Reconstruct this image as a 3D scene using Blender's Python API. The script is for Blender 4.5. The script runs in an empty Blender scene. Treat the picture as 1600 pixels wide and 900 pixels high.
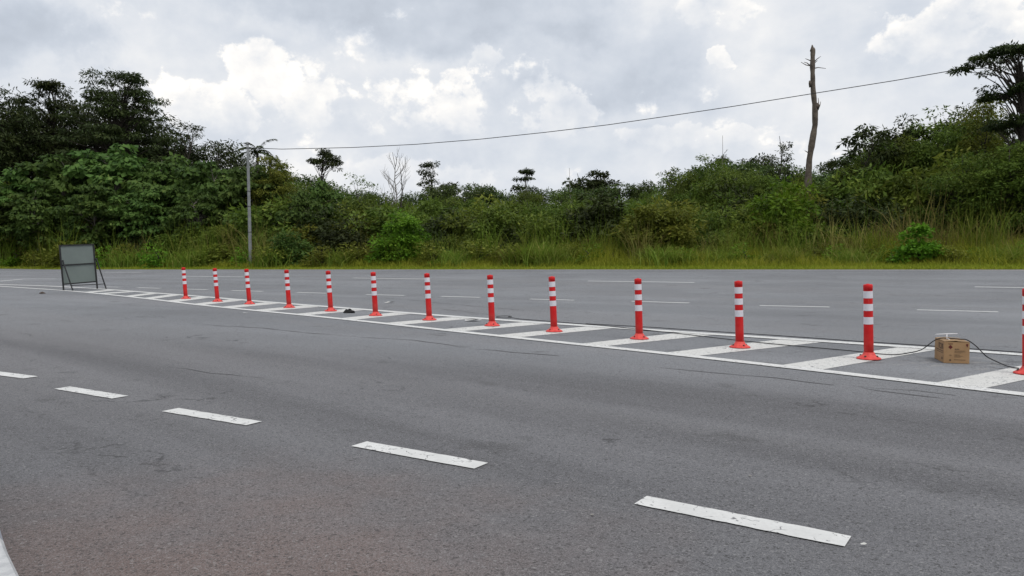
import bpy, math, random
import numpy as np
from mathutils import Vector, Matrix

# ------------------------------------------------------------------ camera
SC = bpy.context.scene
COL = SC.collection
CAM_H, F, HORIZON = 1.25, 1180.0, 399.0            # metres, pixels (of 1600), pixel row of the horizon
PITCH = math.atan((450.0 - HORIZON) / F)
cam_d = bpy.data.cameras.new('camera')
cam_d.sensor_width = 36.0
cam_d.lens = 36.0 * F / 1600.0
cam_d.clip_start, cam_d.clip_end = 0.05, 6000.0
cam = bpy.data.objects.new('camera', cam_d)
cam.location = (0, 0, CAM_H)
cam.rotation_euler = (math.pi / 2 - PITCH, 0, 0)
COL.objects.link(cam)
SC.camera = cam

# ------------------------------------------------------------------ light and exposure
SUN_EL, SUN_AZ = math.radians(62), math.radians(140)   # azimuth clockwise from +Y
SKY_STRENGTH = 0.1
EXPOSURE = 0.28
SC.view_settings.view_transform = 'Standard'
SC.view_settings.look = 'None'
SC.view_settings.exposure = EXPOSURE
SC.view_settings.gamma = 1.0
SC.view_settings.use_curve_mapping = False
SC.render.engine = 'CYCLES'
SC.cycles.use_denoising = True
SC.cycles.max_bounces = 6
SC.cycles.transparent_max_bounces = 4
SC.cycles.sample_clamp_indirect = 4.0

sun_d = bpy.data.lights.new('sun', 'SUN')
sun_d.energy = 1.5
sun_d.angle = math.radians(24)
sun_d.color = (1.0, 0.96, 0.9)
sun = bpy.data.objects.new('sun', sun_d)
sdir = Vector((math.sin(SUN_AZ) * math.cos(SUN_EL), math.cos(SUN_AZ) * math.cos(SUN_EL), math.sin(SUN_EL)))
sun.rotation_euler = sdir.to_track_quat('Z', 'Y').to_euler()
sun.location = (0, 0, 60)
COL.objects.link(sun)


class NT:
    """tiny node-expression helper"""
    def __init__(self, tree):
        self.t = tree; self.n = tree.nodes; self.l = tree.links
    def put(self, sock, v):
        if isinstance(v, (int, float)):
            sock.default_value = v
        elif isinstance(v, tuple):
            sock.default_value = v if len(v) == len(sock.default_value) else v + (1.0,)
        elif v is not None:
            self.l.new(v, sock)
    def m(self, op, a, b=None, c=None, clamp=False):
        n = self.n.new('ShaderNodeMath'); n.operation = op; n.use_clamp = clamp
        for i, v in enumerate((a, b, c)):
            if v is not None: self.put(n.inputs[i], v)
        return n.outputs[0]
    def ss(self, v, a, b, lo=0.0, hi=1.0):
        n = self.n.new('ShaderNodeMapRange'); n.interpolation_type = 'SMOOTHSTEP'
        for i, q in enumerate((v, a, b, lo, hi)): self.put(n.inputs[i], q)
        return n.outputs[0]
    def noise(self, vec, scale, detail=4, rough=0.55, dist=0.0, col=False):
        n = self.n.new('ShaderNodeTexNoise')
        self.put(n.inputs['Vector'], vec); n.inputs['Scale'].default_value = scale
        n.inputs['Detail'].default_value = detail; n.inputs['Roughness'].default_value = rough
        n.inputs['Distortion'].default_value = dist
        return n.outputs['Color' if col else 'Fac']
    def voro(self, vec, scale, feature='F1'):
        n = self.n.new('ShaderNodeTexVoronoi'); n.feature = feature
        self.put(n.inputs['Vector'], vec); n.inputs['Scale'].default_value = scale
        return n.outputs['Distance']
    def mix(self, f, a, b, mode='MIX'):
        n = self.n.new('ShaderNodeMix'); n.data_type = 'RGBA'; n.blend_type = mode
        self.put(n.inputs['Factor'], f); self.put(n.inputs['A'] if False else n.inputs[6], a); self.put(n.inputs[7], b)
        return n.outputs[2]
    def mapping(self, vec, rot=(0, 0, 0), scale=(1, 1, 1), loc=(0, 0, 0)):
        n = self.n.new('ShaderNodeMapping'); self.put(n.inputs['Vector'], vec)
        n.inputs['Rotation'].default_value = rot; n.inputs['Scale'].default_value = scale
        n.inputs['Location'].default_value = loc
        return n.outputs[0]
    def vadd(self, a, b, s=1.0):
        k = self.n.new('ShaderNodeVectorMath'); k.operation = 'MULTIPLY_ADD'
        self.put(k.inputs[0], b); k.inputs[1].default_value = (s, s, s); self.put(k.inputs[2], a)
        return k.outputs[0]


# ------------------------------------------------------------------ sky: grey overcast with cumulus heaps
def px_azel(px, py):
    x, yv, z = (px - 800) / F, 1.0, (HORIZON - py) / F
    return math.atan2(x, yv), math.atan2(z, math.hypot(x, yv))

world = bpy.data.worlds.new('World'); SC.world = world; world.use_nodes = True
wt = world.node_tree; wt.nodes.clear(); W = NT(wt)
out = wt.nodes.new('ShaderNodeOutputWorld'); bg = wt.nodes.new('ShaderNodeBackground')
wt.links.new(bg.outputs[0], out.inputs[0]); bg.inputs[1].default_value = SKY_STRENGTH
skyt = wt.nodes.new('ShaderNodeTexSky'); skyt.sky_type = 'NISHITA'; skyt.sun_disc = False
skyt.sun_elevation = SUN_EL; skyt.sun_rotation = SUN_AZ
tc = wt.nodes.new('ShaderNodeTexCoord'); D = tc.outputs['Generated']
sep = wt.nodes.new('ShaderNodeSeparateXYZ'); wt.links.new(D, sep.inputs[0])
AZ = W.m('ARCTAN2', sep.outputs[0], sep.outputs[1])
EL = W.m('ARCSINE', sep.outputs[2])
DF = W.mapping(D, scale=(1, 1, 1.9))                      # flattened cloud space
big = W.noise(DF, 2.6, 5, 0.5, 0.4)
mid = W.noise(W.mapping(DF, loc=(3.1, 1.7, 0.4)), 7.0, 8, 0.55, 0.3)
fine = W.noise(W.mapping(D, loc=(0.3, 5.2, 1.4)), 22.0, 8, 0.58)
wc = W.noise(W.mapping(D, loc=(1.3, 2.9, 0.7)), 8.0, 6, 0.6, col=True)
sw = wt.nodes.new('ShaderNodeSeparateColor'); wt.links.new(wc, sw.inputs[0])
AZW = W.m('MULTIPLY_ADD', W.m('SUBTRACT', sw.outputs[0], 0.5), 0.26, AZ)
ELW = W.m('MULTIPLY_ADD', W.m('SUBTRACT', sw.outputs[1], 0.5), 0.15, EL)
billow = W.noise(W.mapping(D, loc=(2.3, 0.2, 7.4), scale=(1, 1, 1.25)), 17.0, 10, 0.62)
billow2 = W.noise(W.mapping(D, loc=(2.3 + .010, 0.2, 7.4 - .013), scale=(1, 1, 1.25)), 17.0, 5, 0.55)
relief = W.m('SUBTRACT', W.noise(W.mapping(D, loc=(2.3, 0.2, 7.4), scale=(1, 1, 1.25)), 17.0, 5, 0.55), billow2)

def blob(px, py, rx, ry):
    a, e = px_azel(px, py)
    da = W.m('DIVIDE', W.m('SUBTRACT', AZW, a), rx / F)
    de = W.m('DIVIDE', W.m('SUBTRACT', ELW, e), ry / F)
    r2 = W.m('ADD', W.m('MULTIPLY', da, da), W.m('MULTIPLY', de, de))
    return W.m('SUBTRACT', 1.0, r2), de

# value of the even layer
val = W.m('MULTIPLY_ADD', W.m('SUBTRACT', big, 0.5), 0.30, 0.69)
val = W.m('MULTIPLY_ADD', W.m('SUBTRACT', mid, 0.5), 0.22, val)
# heavy grey undersides
for (px, py, rx, ry, k) in ((640, 5, 330, 75, .18), (930, 105, 210, 70, .11), (40, 60, 120, 55, .14), (560, 215, 260, 40, .06),
                            (1010, 150, 130, 40, .05), (330, 235, 130, 35, .06)):
    b, _ = blob(px, py, rx, ry)
    b = W.m('MULTIPLY_ADD', W.m('SUBTRACT', mid, 0.5), 1.8, b)
    val = W.m('MULTIPLY_ADD', W.ss(b, -0.35, 1.0), -k, val)
# cumulus heaps: crisp bright crowns that melt away downwards
heaps = ((440, 130, 66, 44, .30), (285, 148, 52, 38, .30), (350, 178, 80, 48, .22), (520, 160, 70, 44, .20), (690, 160, 95, 52, .24),
         (880, 160, 62, 44, .17), (1156, 100, 26, 18, .20), (1480, 52, 110, 36, .24), (1580, 35, 70, 30, .25), (765, 120, 40, 34, .12),
         (1120, 22, 80, 26, .12), (1090, 225, 120, 22, .10), (640, 270, 140, 30, .08))
acc = None
for (px, py, rx, ry, k) in heaps:
    b, de = blob(px, py, rx, ry)
    f = W.m('MULTIPLY_ADD', W.m('SUBTRACT', billow, 0.5), 3.6, b)
    mk = W.m('MULTIPLY', W.ss(f, -0.1, 0.45), W.ss(de, -1.3, 0.6))
    mk = W.m('MULTIPLY', mk, W.ss(f, 0.2, 1.3, 1.0, 0.6))
    mk = W.m('MULTIPLY', mk, k * 0.78)
    acc = mk if acc is None else W.m('MAXIMUM', acc, mk)
# the same kind of heaps all round the horizon
gen = W.m('MULTIPLY_ADD', W.m('SUBTRACT', billow, 0.5), 0.9, W.noise(W.mapping(DF, loc=(7.7, 0.9, 2.2)), 4.2, 3, 0.5))
band = W.m('MULTIPLY', W.ss(EL, 0.02, 0.12), W.ss(EL, 0.5, 0.25))
gk = W.m('MULTIPLY', W.m('MULTIPLY', W.ss(gen, 0.60, 0.72), band), 0.12)
acc = W.m('MAXIMUM', acc, gk)
shade = W.m('MULTIPLY_ADD', relief, 2.6, W.m('MULTIPLY_ADD', W.m('SUBTRACT', fine, 0.5), 0.9, 0.95))
val = W.m('ADD', val, W.m('MULTIPLY', acc, shade))
val = W.m('MULTIPLY_ADD', W.m('SUBTRACT', fine, 0.5), 0.05, val)
val = W.m('MULTIPLY_ADD', relief, 0.16, val)
val = W.m('MAXIMUM', W.m('MINIMUM', val, 0.86), 0.3)
tint = W.mix(W.ss(val, 0.5, 0.9), (0.88, 0.96, 1.085), (1.015, 0.99, 0.955))
cc = wt.nodes.new('ShaderNodeVectorMath'); cc.operation = 'SCALE'
wt.links.new(tint, cc.inputs[0]); wt.links.new(W.m('MULTIPLY', val, 10.0), cc.inputs['Scale'])
cover = W.ss(W.m('ADD', big, W.m('MULTIPLY', acc, 2.0)), 0.2, 0.45, 0.86, 1.0)
wt.links.new(W.mix(cover, skyt.outputs[0], cc.outputs[0]), bg.inputs[0])

# ------------------------------------------------------------------ ground shape and pixel -> place
S5 = math.sqrt(5.0)
def dt(x, y):            # d: distance beyond the far road edge, t: along it
    return (x + 2 * y - 92) / S5, (2 * x - y) / S5
def xy(d, t):
    a = d * S5 + 92; b = t * S5
    return (a + 2 * b) / 5, (2 * a - b) / 5
def Hdt(d, t):
    xe = (S5 * t + 46) / 2.5
    ze = 0.393 + 0.00932 * xe
    ze = min(max(ze, 0.02), 0.72)
    u = min(max((d + 21.5) / 21.5, 0), 1)
    return ze * u ** 1.5
def H(x, y):
    return Hdt(*dt(x, y))
def ray(px, py):
    c = Vector(((px - 800) / F, -(py - 450) / F, -1.0))
    return (Matrix.Rotation(math.pi / 2 - PITCH, 3, 'X') @ c).normalized()
def at_depth(px, py, Y):
    r = ray(px, py); k = Y / r.y
    return Vector((r.x * k, Y, CAM_H + r.z * k))
def gp(px, py):           # where a pixel's ray meets the ground
    r = ray(px, py); o = Vector((0, 0, CAM_H)); lo, hi = 0.3, 0.3
    while hi < 400:
        p = o + r * hi
        if p.z < H(p.x, p.y): break
        lo = hi; hi += 0.5
    for _ in range(40):
        m_ = (lo + hi) / 2; p = o + r * m_
        if p.z < H(p.x, p.y): hi = m_
        else: lo = m_
    p = o + r * hi
    return Vector((p.x, p.y, H(p.x, p.y)))
def YE(px):               # depth of the far road edge in the direction of a pixel column
    return 46 / (1 + 0.5 * (px - 800) / F)

# ------------------------------------------------------------------ object helpers
def tag(o, label=None, cat=None, group=None, kind=None):
    if label: o['label'] = label
    if cat: o['category'] = cat
    if group: o['group'] = group
    if kind: o['kind'] = kind
    return o
def empty(name, loc=(0, 0, 0), rz=0.0):
    o = bpy.data.objects.new(name, None); o.location = loc; o.rotation_euler = (0, 0, rz)
    o.empty_display_size = 0.2
    COL.objects.link(o); return o
def link(name, me, mat, parent=None, loc=None):
    o = bpy.data.objects.new(name, me)
    if mat is not None and len(me.materials) == 0: me.materials.append(mat)
    if parent is not None: o.parent = parent
    if loc is not None: o.location = loc
    COL.objects.link(o); return o
def copy_tree(o, parent=None):
    c = o.copy(); COL.objects.link(c)
    if parent is not None: c.parent = parent
    for ch in o.children:
        copy_tree(ch, c)
    return c

class MB:
    def __init__(self): self.v = []; self.f = []; self.smooth = []
    def add(self, vs, fs, smooth=False):
        b = len(self.v); self.v += [tuple(v) for v in vs]
        self.f += [tuple(i + b for i in f) for f in fs]; self.smooth += [smooth] * len(fs)
    def box(self, c, s, M=None):
        x, y, z = s[0] / 2, s[1] / 2, s[2] / 2
        vs = [Vector(((-x, x)[i & 1], (-y, y)[i >> 1 & 1], (-z, z)[i >> 2])) for i in range(8)]
        if M is not None: vs = [M @ v for v in vs]
        self.add([v + Vector(c) for v in vs], [(0, 2, 3, 1), (4, 5, 7, 6), (0, 1, 5, 4), (2, 6, 7, 3), (0, 4, 6, 2), (1, 3, 7, 5)])
    def bar(self, a, b, w, h=None):
        a, b = Vector(a), Vector(b); d = b - a
        M = d.to_track_quat('X', 'Z').to_matrix()
        self.box((a + b) / 2, (d.length, w, h or w), M)
    def tube(self, pts, rad, n=8, cap=True, smooth=True):
        pts = [Vector(p) for p in pts]
        if isinstance(rad, (int, float)): rad = [rad] * len(pts)
        up = Vector((0, 0, 1)); vs = []; fs = []
        d0 = (pts[1] - pts[0]).normalized()
        s = d0.cross(up if abs(d0.z) < .95 else Vector((1, 0, 0))).normalized()
        for i, p in enumerate(pts):
            d = (pts[min(i + 1, len(pts) - 1)] - pts[max(i - 1, 0)]).normalized()
            s = (s - d * s.dot(d)).normalized(); q = d.cross(s)
            for k in range(n):
                a = 2 * math.pi * k / n
                vs.append(p + (s * math.cos(a) + q * math.sin(a)) * rad[i])
        for i in range(len(pts) - 1):
            for k in range(n):
                fs.append((i * n + k, i * n + (k + 1) % n, (i + 1) * n + (k + 1) % n, (i + 1) * n + k))
        self.add(vs, fs, smooth)
        if cap:
            b = len(self.v) - len(vs)
            self.f.append(tuple(b + k for k in reversed(range(n)))); self.smooth.append(False)
            self.f.append(tuple(b + (len(pts) - 1) * n + k for k in range(n))); self.smooth.append(False)
    def lathe(self, prof, n=20, cap=True, smooth=True):
        vs = []; fs = []
        for r, z in prof:
            for k in range(n):
                a = 2 * math.pi * k / n; vs.append((r * math.cos(a), r * math.sin(a), z))
        for i in range(len(prof) - 1):
            for k in range(n):
                fs.append((i * n + k, i * n + (k + 1) % n, (i + 1) * n + (k + 1) % n, (i + 1) * n + k))
        self.add(vs, fs, smooth)
        if cap:
            b = len(self.v) - len(vs)
            self.f.append(tuple(b + k for k in reversed(range(n)))); self.smooth.append(False)
            self.f.append(tuple(b + (len(prof) - 1) * n + k for k in range(n))); self.smooth.append(False)
    def mesh(self, name):
        me = bpy.data.meshes.new(name); me.from_pydata(self.v, [], self.f)
        me.polygons.foreach_set('use_smooth', self.smooth); me.update(); return me
    def build(self, name, mat, parent=None, loc=None):
        return link(name, self.mesh(name), mat, parent, loc)

# ------------------------------------------------------------------ materials
def new_mat(name):
    m = bpy.data.materials.new(name); m.use_nodes = True
    t = m.node_tree; b = t.nodes['Principled BSDF']
    return m, NT(t), b
def pos(N):
    return N.n.new('ShaderNodeNewGeometry').outputs['Position']
def objc(N):
    return N.n.new('ShaderNodeTexCoord').outputs['Object']
def bump(N, b, h, strength, dist):
    n = N.n.new('ShaderNodeBump'); n.inputs['Strength'].default_value = strength
    n.inputs['Distance'].default_value = dist; N.l.new(h, n.inputs['Height'])
    N.l.new(n.outputs[0], b.inputs['Normal'])
def plain(name, c1, c2=None, rough=0.6, scale=8.0, bmp=0.0, spec=0.4, detail=5, metal=0.0):
    m, N, b = new_mat(name); c2 = c2 or tuple(x * 0.75 for x in c1)
    n = N.noise(objc(N), scale, detail, 0.6)
    N.put(b.inputs['Base Color'], N.mix(N.ss(n, 0.3, 0.7), c2, c1))
    b.inputs['Roughness'].default_value = rough; b.inputs['Specular IOR Level'].default_value = spec
    b.inputs['Metallic'].default_value = metal
    if bmp: bump(N, b, n, bmp, 0.02)
    return m

def asphalt_colour(N):
    P = pos(N)
    sp = N.n.new('ShaderNodeSeparateXYZ'); N.l.new(P, sp.inputs[0])
    d = N.m('MULTIPLY', N.m('SUBTRACT', N.m('MULTIPLY_ADD', sp.outputs[1], 2.0, sp.outputs[0]), 92.0), 1 / S5)
    big_ = N.noise(P, 0.22, 4, 0.55)
    # wear streaks along the slip lane and along the main road
    st = N.noise(N.mapping(N.mapping(P, rot=(0, 0, math.radians(41))), scale=(0.07, 0.9, 1)), 1.0, 4, 0.55)
    st2 = N.noise(N.mapping(N.mapping(P, rot=(0, 0, math.radians(26.5))), scale=(0.03, 0.5, 1)), 1.0, 3, 0.5)
    main = N.ss(N.m('MULTIPLY_ADD', N.m('SUBTRACT', big_, .5), 2.0, d), -34.6, -32.2)
    c = N.mix(N.ss(st, 0.3, 0.72), (0.096, 0.096, 0.104), (0.170, 0.171, 0.184))
    cm = N.mix(N.ss(st2, 0.3, 0.7), (0.178, 0.188, 0.205), (0.226, 0.236, 0.255))
    c = N.mix(main, c, cm)
    c = N.mix(N.ss(big_, 0.35, 0.7, 0.0, 0.35), c, (0.084, 0.084, 0.092))
    # laterite dust by the kerb
    v = N.n.new('ShaderNodeVectorMath'); v.operation = 'DISTANCE'; N.l.new(P, v.inputs[0]); v.inputs[1].default_value = (-1.35, 2.45, 0)
    du = N.m('MULTIPLY_ADD', N.m('SUBTRACT', N.noise(P, 1.1, 5, 0.6), 0.5), 2.6, v.outputs['Value'])
    # broad wheel tracks, oil drips and dusty patches
    wt_ = N.noise(N.mapping(N.mapping(P, rot=(0, 0, math.radians(38))), scale=(0.035, 0.42, 1), loc=(4, 2, 0)), 1.0, 2, 0.5)
    c = N.mix(N.ss(wt_, 0.5, 0.66, 0, 0.40), c, (0.19, 0.19, 0.20))
    oil = N.noise(N.mapping(P, loc=(9, 3, 0)), 1.3, 3, 0.6)
    c = N.mix(N.ss(oil, 0.62, 0.72, 0, 0.45), c, (0.05, 0.05, 0.053))
    c = N.mix(N.ss(du, 2.5, 0.2, 0.0, 0.75), c, (0.155, 0.108, 0.094))
    # chalky scuffs round the place where the box stands
    v2 = N.n.new('ShaderNodeVectorMath'); v2.operation = 'DISTANCE'; N.l.new(P, v2.inputs[0]); v2.inputs[1].default_value = (5.3, 8.6, 0)
    ch = N.noise(N.mapping(P, scale=(1.0, 2.2, 1)), 3.2, 5, 0.7)
    c = N.mix(N.m('MULTIPLY', N.ss(v2.outputs['Value'], 1.5, 0.3), N.ss(ch, 0.5, 0.68, 0, 0.6)), c, (0.36, 0.35, 0.33))
    c = N.mix(N.ss(N.m('MULTIPLY_ADD', N.m('SUBTRACT', N.noise(P, 1.6, 5, .65), .5), 2.2, d), -0.75, 0.0, 0, 0.7), c, (0.15, 0.13, 0.085))
    # stones: light and dark specks of several sizes
    s1 = N.noise(P, 95.0, 3, 0.7)
    s2 = N.noise(N.mapping(P, loc=(3, 5, 1)), 38.0, 4, 0.75)
    vr = N.n.new('ShaderNodeTexVoronoi'); N.put(vr.inputs['Vector'], P); vr.inputs['Scale'].default_value = 230.0
    g1 = N.n.new('ShaderNodeSeparateColor'); N.l.new(vr.outputs['Color'], g1.inputs[0])
    vr2 = N.n.new('ShaderNodeTexVoronoi'); N.put(vr2.inputs['Vector'], P); vr2.inputs['Scale'].default_value = 88.0
    g2 = N.n.new('ShaderNodeSeparateColor'); N.l.new(vr2.outputs['Color'], g2.inputs[0])
    c = N.mix(N.ss(g1.outputs[0], 0.72, 1.0, 0, 0.45), c, (0.28, 0.28, 0.285))
    c = N.mix(N.ss(g1.outputs[0], 0.38, 0.0, 0, 0.62), c, (0.03, 0.03, 0.03))
    c = N.mix(N.ss(g2.outputs[0], 0.95, 1.0, 0, 0.3), c, (0.34, 0.34, 0.34))
    c = N.mix(N.ss(g2.outputs[0], 0.16, 0.0, 0, 0.60), c, (0.028, 0.028, 0.028))
    c = N.mix(N.ss(s2, 0.44, 0.30, 0, 0.45), c, (0.03, 0.03, 0.03))
    # hairline cracks in patches
    cr = N.vadd(N.mapping(N.mapping(P, rot=(0, 0, math.radians(38))), scale=(0.55, 1.5, 1)), N.noise(P, 3.0, 4, 0.6, col=True), 0.5)
    e = N.voro(cr, 1.1, 'DISTANCE_TO_EDGE')
    patch = N.m('MULTIPLY', N.ss(N.noise(P, 0.55, 3, 0.6), 0.52, 0.64), N.ss(N.noise(P, 5.0, 3), 0.42, 0.55))
    crk = N.m('MULTIPLY', N.ss(e, 0.022, 0.006), patch)
    c = N.mix(N.m('MULTIPLY', crk, 0.6), c, (0.03, 0.03, 0.032))
    h = N.m('SUBTRACT', N.m('ADD', N.m('MULTIPLY', s1, 0.7), s2), N.m('MULTIPLY', crk, 1.5))
    return c, h, P

def asphalt():
    m, N, b = new_mat('asphalt'); c, h, P = asphalt_colour(N)
    N.l.new(c, b.inputs['Base Color'])
    b.inputs['Roughness'].default_value = 0.82; b.inputs['Specular IOR Level'].default_value = 0.25
    bump(N, b, h, 0.6, 0.006); return m
def road_paint(name, col, wear):
    m, N, b = new_mat(name); c, h, P = asphalt_colour(N)
    n1 = N.noise(P, 26.0, 5, 0.7); n2 = N.noise(P, 4.0, 4, 0.6)
    e = N.voro(N.vadd(P, N.noise(P, 9.0, 3, 0.6, col=True), 0.12), 7.0, 'DISTANCE_TO_EDGE')
    crack = N.m('MULTIPLY', N.ss(e, 0.03, 0.008), N.ss(N.noise(P, 9.0, 3), 0.50, 0.60))
    hole = N.ss(N.m('MULTIPLY_ADD', N.m('SUBTRACT', n2, 0.5), 0.5, n1), 0.66 - wear, 0.72 - wear)
    lost = N.m('MAXIMUM', crack, hole)
    paint = N.mix(N.ss(n2, 0.3, 0.7), tuple(x * 0.86 for x in col), col)
    paint = N.mix(N.ss(N.noise(P, 60.0, 3, 0.6), 0.35, 0.7, 0, 0.22), paint, tuple(x * 0.62 for x in col))
    N.l.new(N.mix(N.m('MULTIPLY', lost, 0.88), paint, c), b.inputs['Base Color'])
    b.inputs['Roughness'].default_value = 0.65; b.inputs['Specular IOR Level'].default_value = 0.3
    bump(N, b, N.m('SUBTRACT', n1, lost), 0.35, 0.004); return m

def leaf_mat(name, a, b_, c_, trans=0.28, rough=0.5, tcol=None):
    m, N, b = new_mat(name)
    at = N.n.new('ShaderNodeAttribute'); at.attribute_name = 'rnd'
    oi = N.n.new('ShaderNodeObjectInfo')
    f = at.outputs['Fac']
    col = N.mix(N.ss(f, 0.0, 0.6), a, b_); col = N.mix(N.ss(f, 0.72, 1.0), col, c_)
    hsv = N.n.new('ShaderNodeHueSaturation'); N.l.new(col, hsv.inputs['Color'])
    N.put(hsv.inputs['Hue'], N.m('MULTIPLY_ADD', oi.outputs['Random'], 0.03, 0.485))
    N.put(hsv.inputs['Value'], N.m('MULTIPLY_ADD', oi.outputs['Random'], 0.45, 0.78))
    N.l.new(hsv.outputs[0], b.inputs['Base Color'])
    b.inputs['Roughness'].default_value = 0.62; b.inputs['Specular IOR Level'].default_value = 0.14
    tr = N.n.new('ShaderNodeBsdfTranslucent'); N.l.new(hsv.outputs[0], tr.inputs['Color'])
    mx = N.n.new('ShaderNodeMixShader'); mx.inputs[0].default_value = trans
    N.l.new(b.outputs[0], mx.inputs[1]); N.l.new(tr.outputs[0], mx.inputs[2])
    N.l.new(mx.outputs[0], N.n['Material Output'].inputs['Surface'])
    return m

M = {}
M['asphalt'] = asphalt()
M['paint'] = road_paint('white_road_paint', (0.63, 0.635, 0.63), 0.055)
M['paint_worn'] = road_paint('worn_road_paint', (0.60, 0.60, 0.585), 0.085)
M['crack'] = plain('crack_dark', (0.055, 0.055, 0.058), (0.10, 0.10, 0.105), 0.95, 6)
M['soil'] = plain('earth_and_litter', (0.07, 0.07, 0.03), (0.035, 0.035, 0.018), 0.95, 0.7)
M['kerb_white'] = plain('kerb_white_paint', (0.50, 0.51, 0.52), (0.36, 0.37, 0.385), 0.7, 14, 0.5)
M['kerb_grey'] = plain('kerb_grey_paint', (0.27, 0.285, 0.325), (0.20, 0.21, 0.24), 0.7, 14, 0.4)
M['concrete'] = plain('path_concrete', (0.30, 0.29, 0.27), (0.22, 0.21, 0.2), 0.9, 3, 0.3)
M['red'] = plain('red_polyurethane', (0.50, 0.010, 0.013), (0.44, 0.008, 0.011), 0.5, 5, spec=0.25)
def grimy_red():
    m, N, b = new_mat('red_polyurethane_scuffed'); P = objc(N)
    wp = N.n.new('ShaderNodeNewGeometry').outputs['Position']
    sp_ = N.n.new('ShaderNodeSeparateXYZ'); N.l.new(P, sp_.inputs[0])
    n = N.noise(wp, 7.0, 5, 0.65); n2 = N.noise(N.mapping(wp, scale=(1, 1, .15)), 40.0, 4, 0.6)
    c = N.mix(N.ss(n, .3, .7), (0.48, 0.009, 0.011), (0.58, 0.014, 0.015))
    c = N.mix(N.ss(n2, .60, .72, 0, .35), c, (0.42, 0.10, 0.09))
    g = N.m('MULTIPLY', N.ss(sp_.outputs[2], .42, .05), N.ss(n, .38, .62, .15, .8))
    c = N.mix(N.m('MULTIPLY', g, .55), c, (0.20, 0.075, 0.06))
    N.l.new(c, b.inputs['Base Color']); b.inputs['Roughness'].default_value = .5; b.inputs['Specular IOR Level'].default_value = .25
    return m
M['red'] = grimy_red()
M['red_faded'] = plain('scuffed_red_rubber', (0.66, 0.075, 0.06), (0.52, 0.035, 0.035), 0.6, 22)
M['reflector'] = plain('white_reflective_tape', (0.66, 0.65, 0.70), (0.58, 0.57, 0.62), 0.35, 9)
M['bolt'] = plain('rusty_bolt', (0.10, 0.07, 0.055), (0.05, 0.04, 0.035), 0.6, 40, metal=0.4)
M['sign_panel'] = plain('grey_sign_back', (0.15, 0.18, 0.17), (0.128, 0.155, 0.147), 0.5, 1.6)
M['frame_black'] = plain('black_painted_steel', (0.012, 0.013, 0.014), (0.02, 0.02, 0.02), 0.5, 9)
M['cardboard'] = plain('brown_cardboard', (0.36, 0.225, 0.115), (0.30, 0.185, 0.092), 0.85, 6)
M['cardboard_side'] = plain('cardboard_inside', (0.30, 0.20, 0.11), (0.25, 0.16, 0.085), 0.9, 6)
M['ink'] = plain('dark_print', (0.045, 0.028, 0.02), (0.06, 0.035, 0.025), 0.8, 9)
M['ink_soft'] = plain('faint_print', (0.10, 0.062, 0.036), (0.14, 0.088, 0.05), 0.85, 30)
M['ink_red'] = plain('dark_red_print', (0.11, 0.012, 0.012), (0.07, 0.01, 0.01), 0.8, 9)
M['white_plastic'] = plain('white_plastic', (0.78, 0.78, 0.80), (0.70, 0.70, 0.72), 0.4, 5)
M['cable'] = plain('black_cable_rubber', (0.018, 0.018, 0.02), (0.012, 0.012, 0.012), 0.55, 9)
M['rag'] = plain('black_cloth', (0.010, 0.010, 0.011), (0.017, 0.017, 0.018), 0.9, 30, 0.6)
M['paper'] = plain('white_scrap', (0.62, 0.62, 0.6), (0.5, 0.5, 0.48), 0.8, 20)
M['pole'] = plain('weathered_grey_pole', (0.23, 0.245, 0.25), (0.17, 0.18, 0.185), 0.7, 3)
M['porcelain'] = plain('pale_insulator', (0.55, 0.56, 0.58), (0.48, 0.49, 0.5), 0.3, 9)
M['steel'] = plain('galvanised_steel', (0.16, 0.165, 0.17), (0.11, 0.11, 0.115), 0.45, 9, metal=0.6)
M['bark'] = plain('dark_bark', (0.06, 0.05, 0.04), (0.03, 0.026, 0.022), 0.95, 6, 0.6)
M['bark_pale'] = plain('pale_bark', (0.20, 0.185, 0.16), (0.12, 0.105, 0.09), 0.9, 5, 0.4)
M['bark_dead'] = plain('dead_wood', (0.15, 0.125, 0.10), (0.065, 0.052, 0.043), 0.95, 2.4, 0.8)
M['twig'] = plain('bleached_twig', (0.21, 0.195, 0.175), (0.14, 0.13, 0.115), 0.9, 6)
M['lf_dark'] = leaf_mat('foliage_dark', (0.0221, 0.0345, 0.0103), (0.0418, 0.0575, 0.0161), (0.0738, 0.0897, 0.0253), 0.25)
M['lf_broad'] = leaf_mat('foliage_broad', (0.0418, 0.0805, 0.0184), (0.0861, 0.1449, 0.031), (0.1661, 0.2185, 0.0552), .34)
M['lf_mid'] = leaf_mat('foliage_mid', (0.0535, 0.0875, 0.0137), (0.1124, 0.16, 0.025), (0.2006, 0.2375, 0.04), 0.38)
M['lf_olive'] = leaf_mat('foliage_olive', (0.0899, 0.112, 0.0146), (0.1558, 0.1792, 0.0269), (0.2397, 0.2352, 0.0403), 0.4)
M['lf_bright'] = leaf_mat('foliage_bright', (0.065, 0.145, 0.011), (0.12, 0.23, 0.018), (0.2, 0.31, 0.034), 0.42)
M['lf_far'] = leaf_mat('foliage_far', (0.0473, 0.078, 0.0234), (0.0779, 0.117, 0.0312), (0.1252, 0.1625, 0.0442), 0.28)
M['lf_brown'] = leaf_mat('scrub_brown', (0.0923, 0.0759, 0.0207), (0.1415, 0.1265, 0.0322), (0.2092, 0.1667, 0.0575), 0.35)
M['grass_tall'] = leaf_mat('grass_tall', (0.1798, 0.2016, 0.0202), (0.2996, 0.308, 0.0358), (0.4314, 0.3472, 0.1008), 0.45)
M['grass_short'] = leaf_mat('grass_short', (0.1849, 0.2268, 0.0194), (0.2773, 0.3078, 0.0324), (0.3698, 0.324, 0.0594), 0.45)
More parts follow.
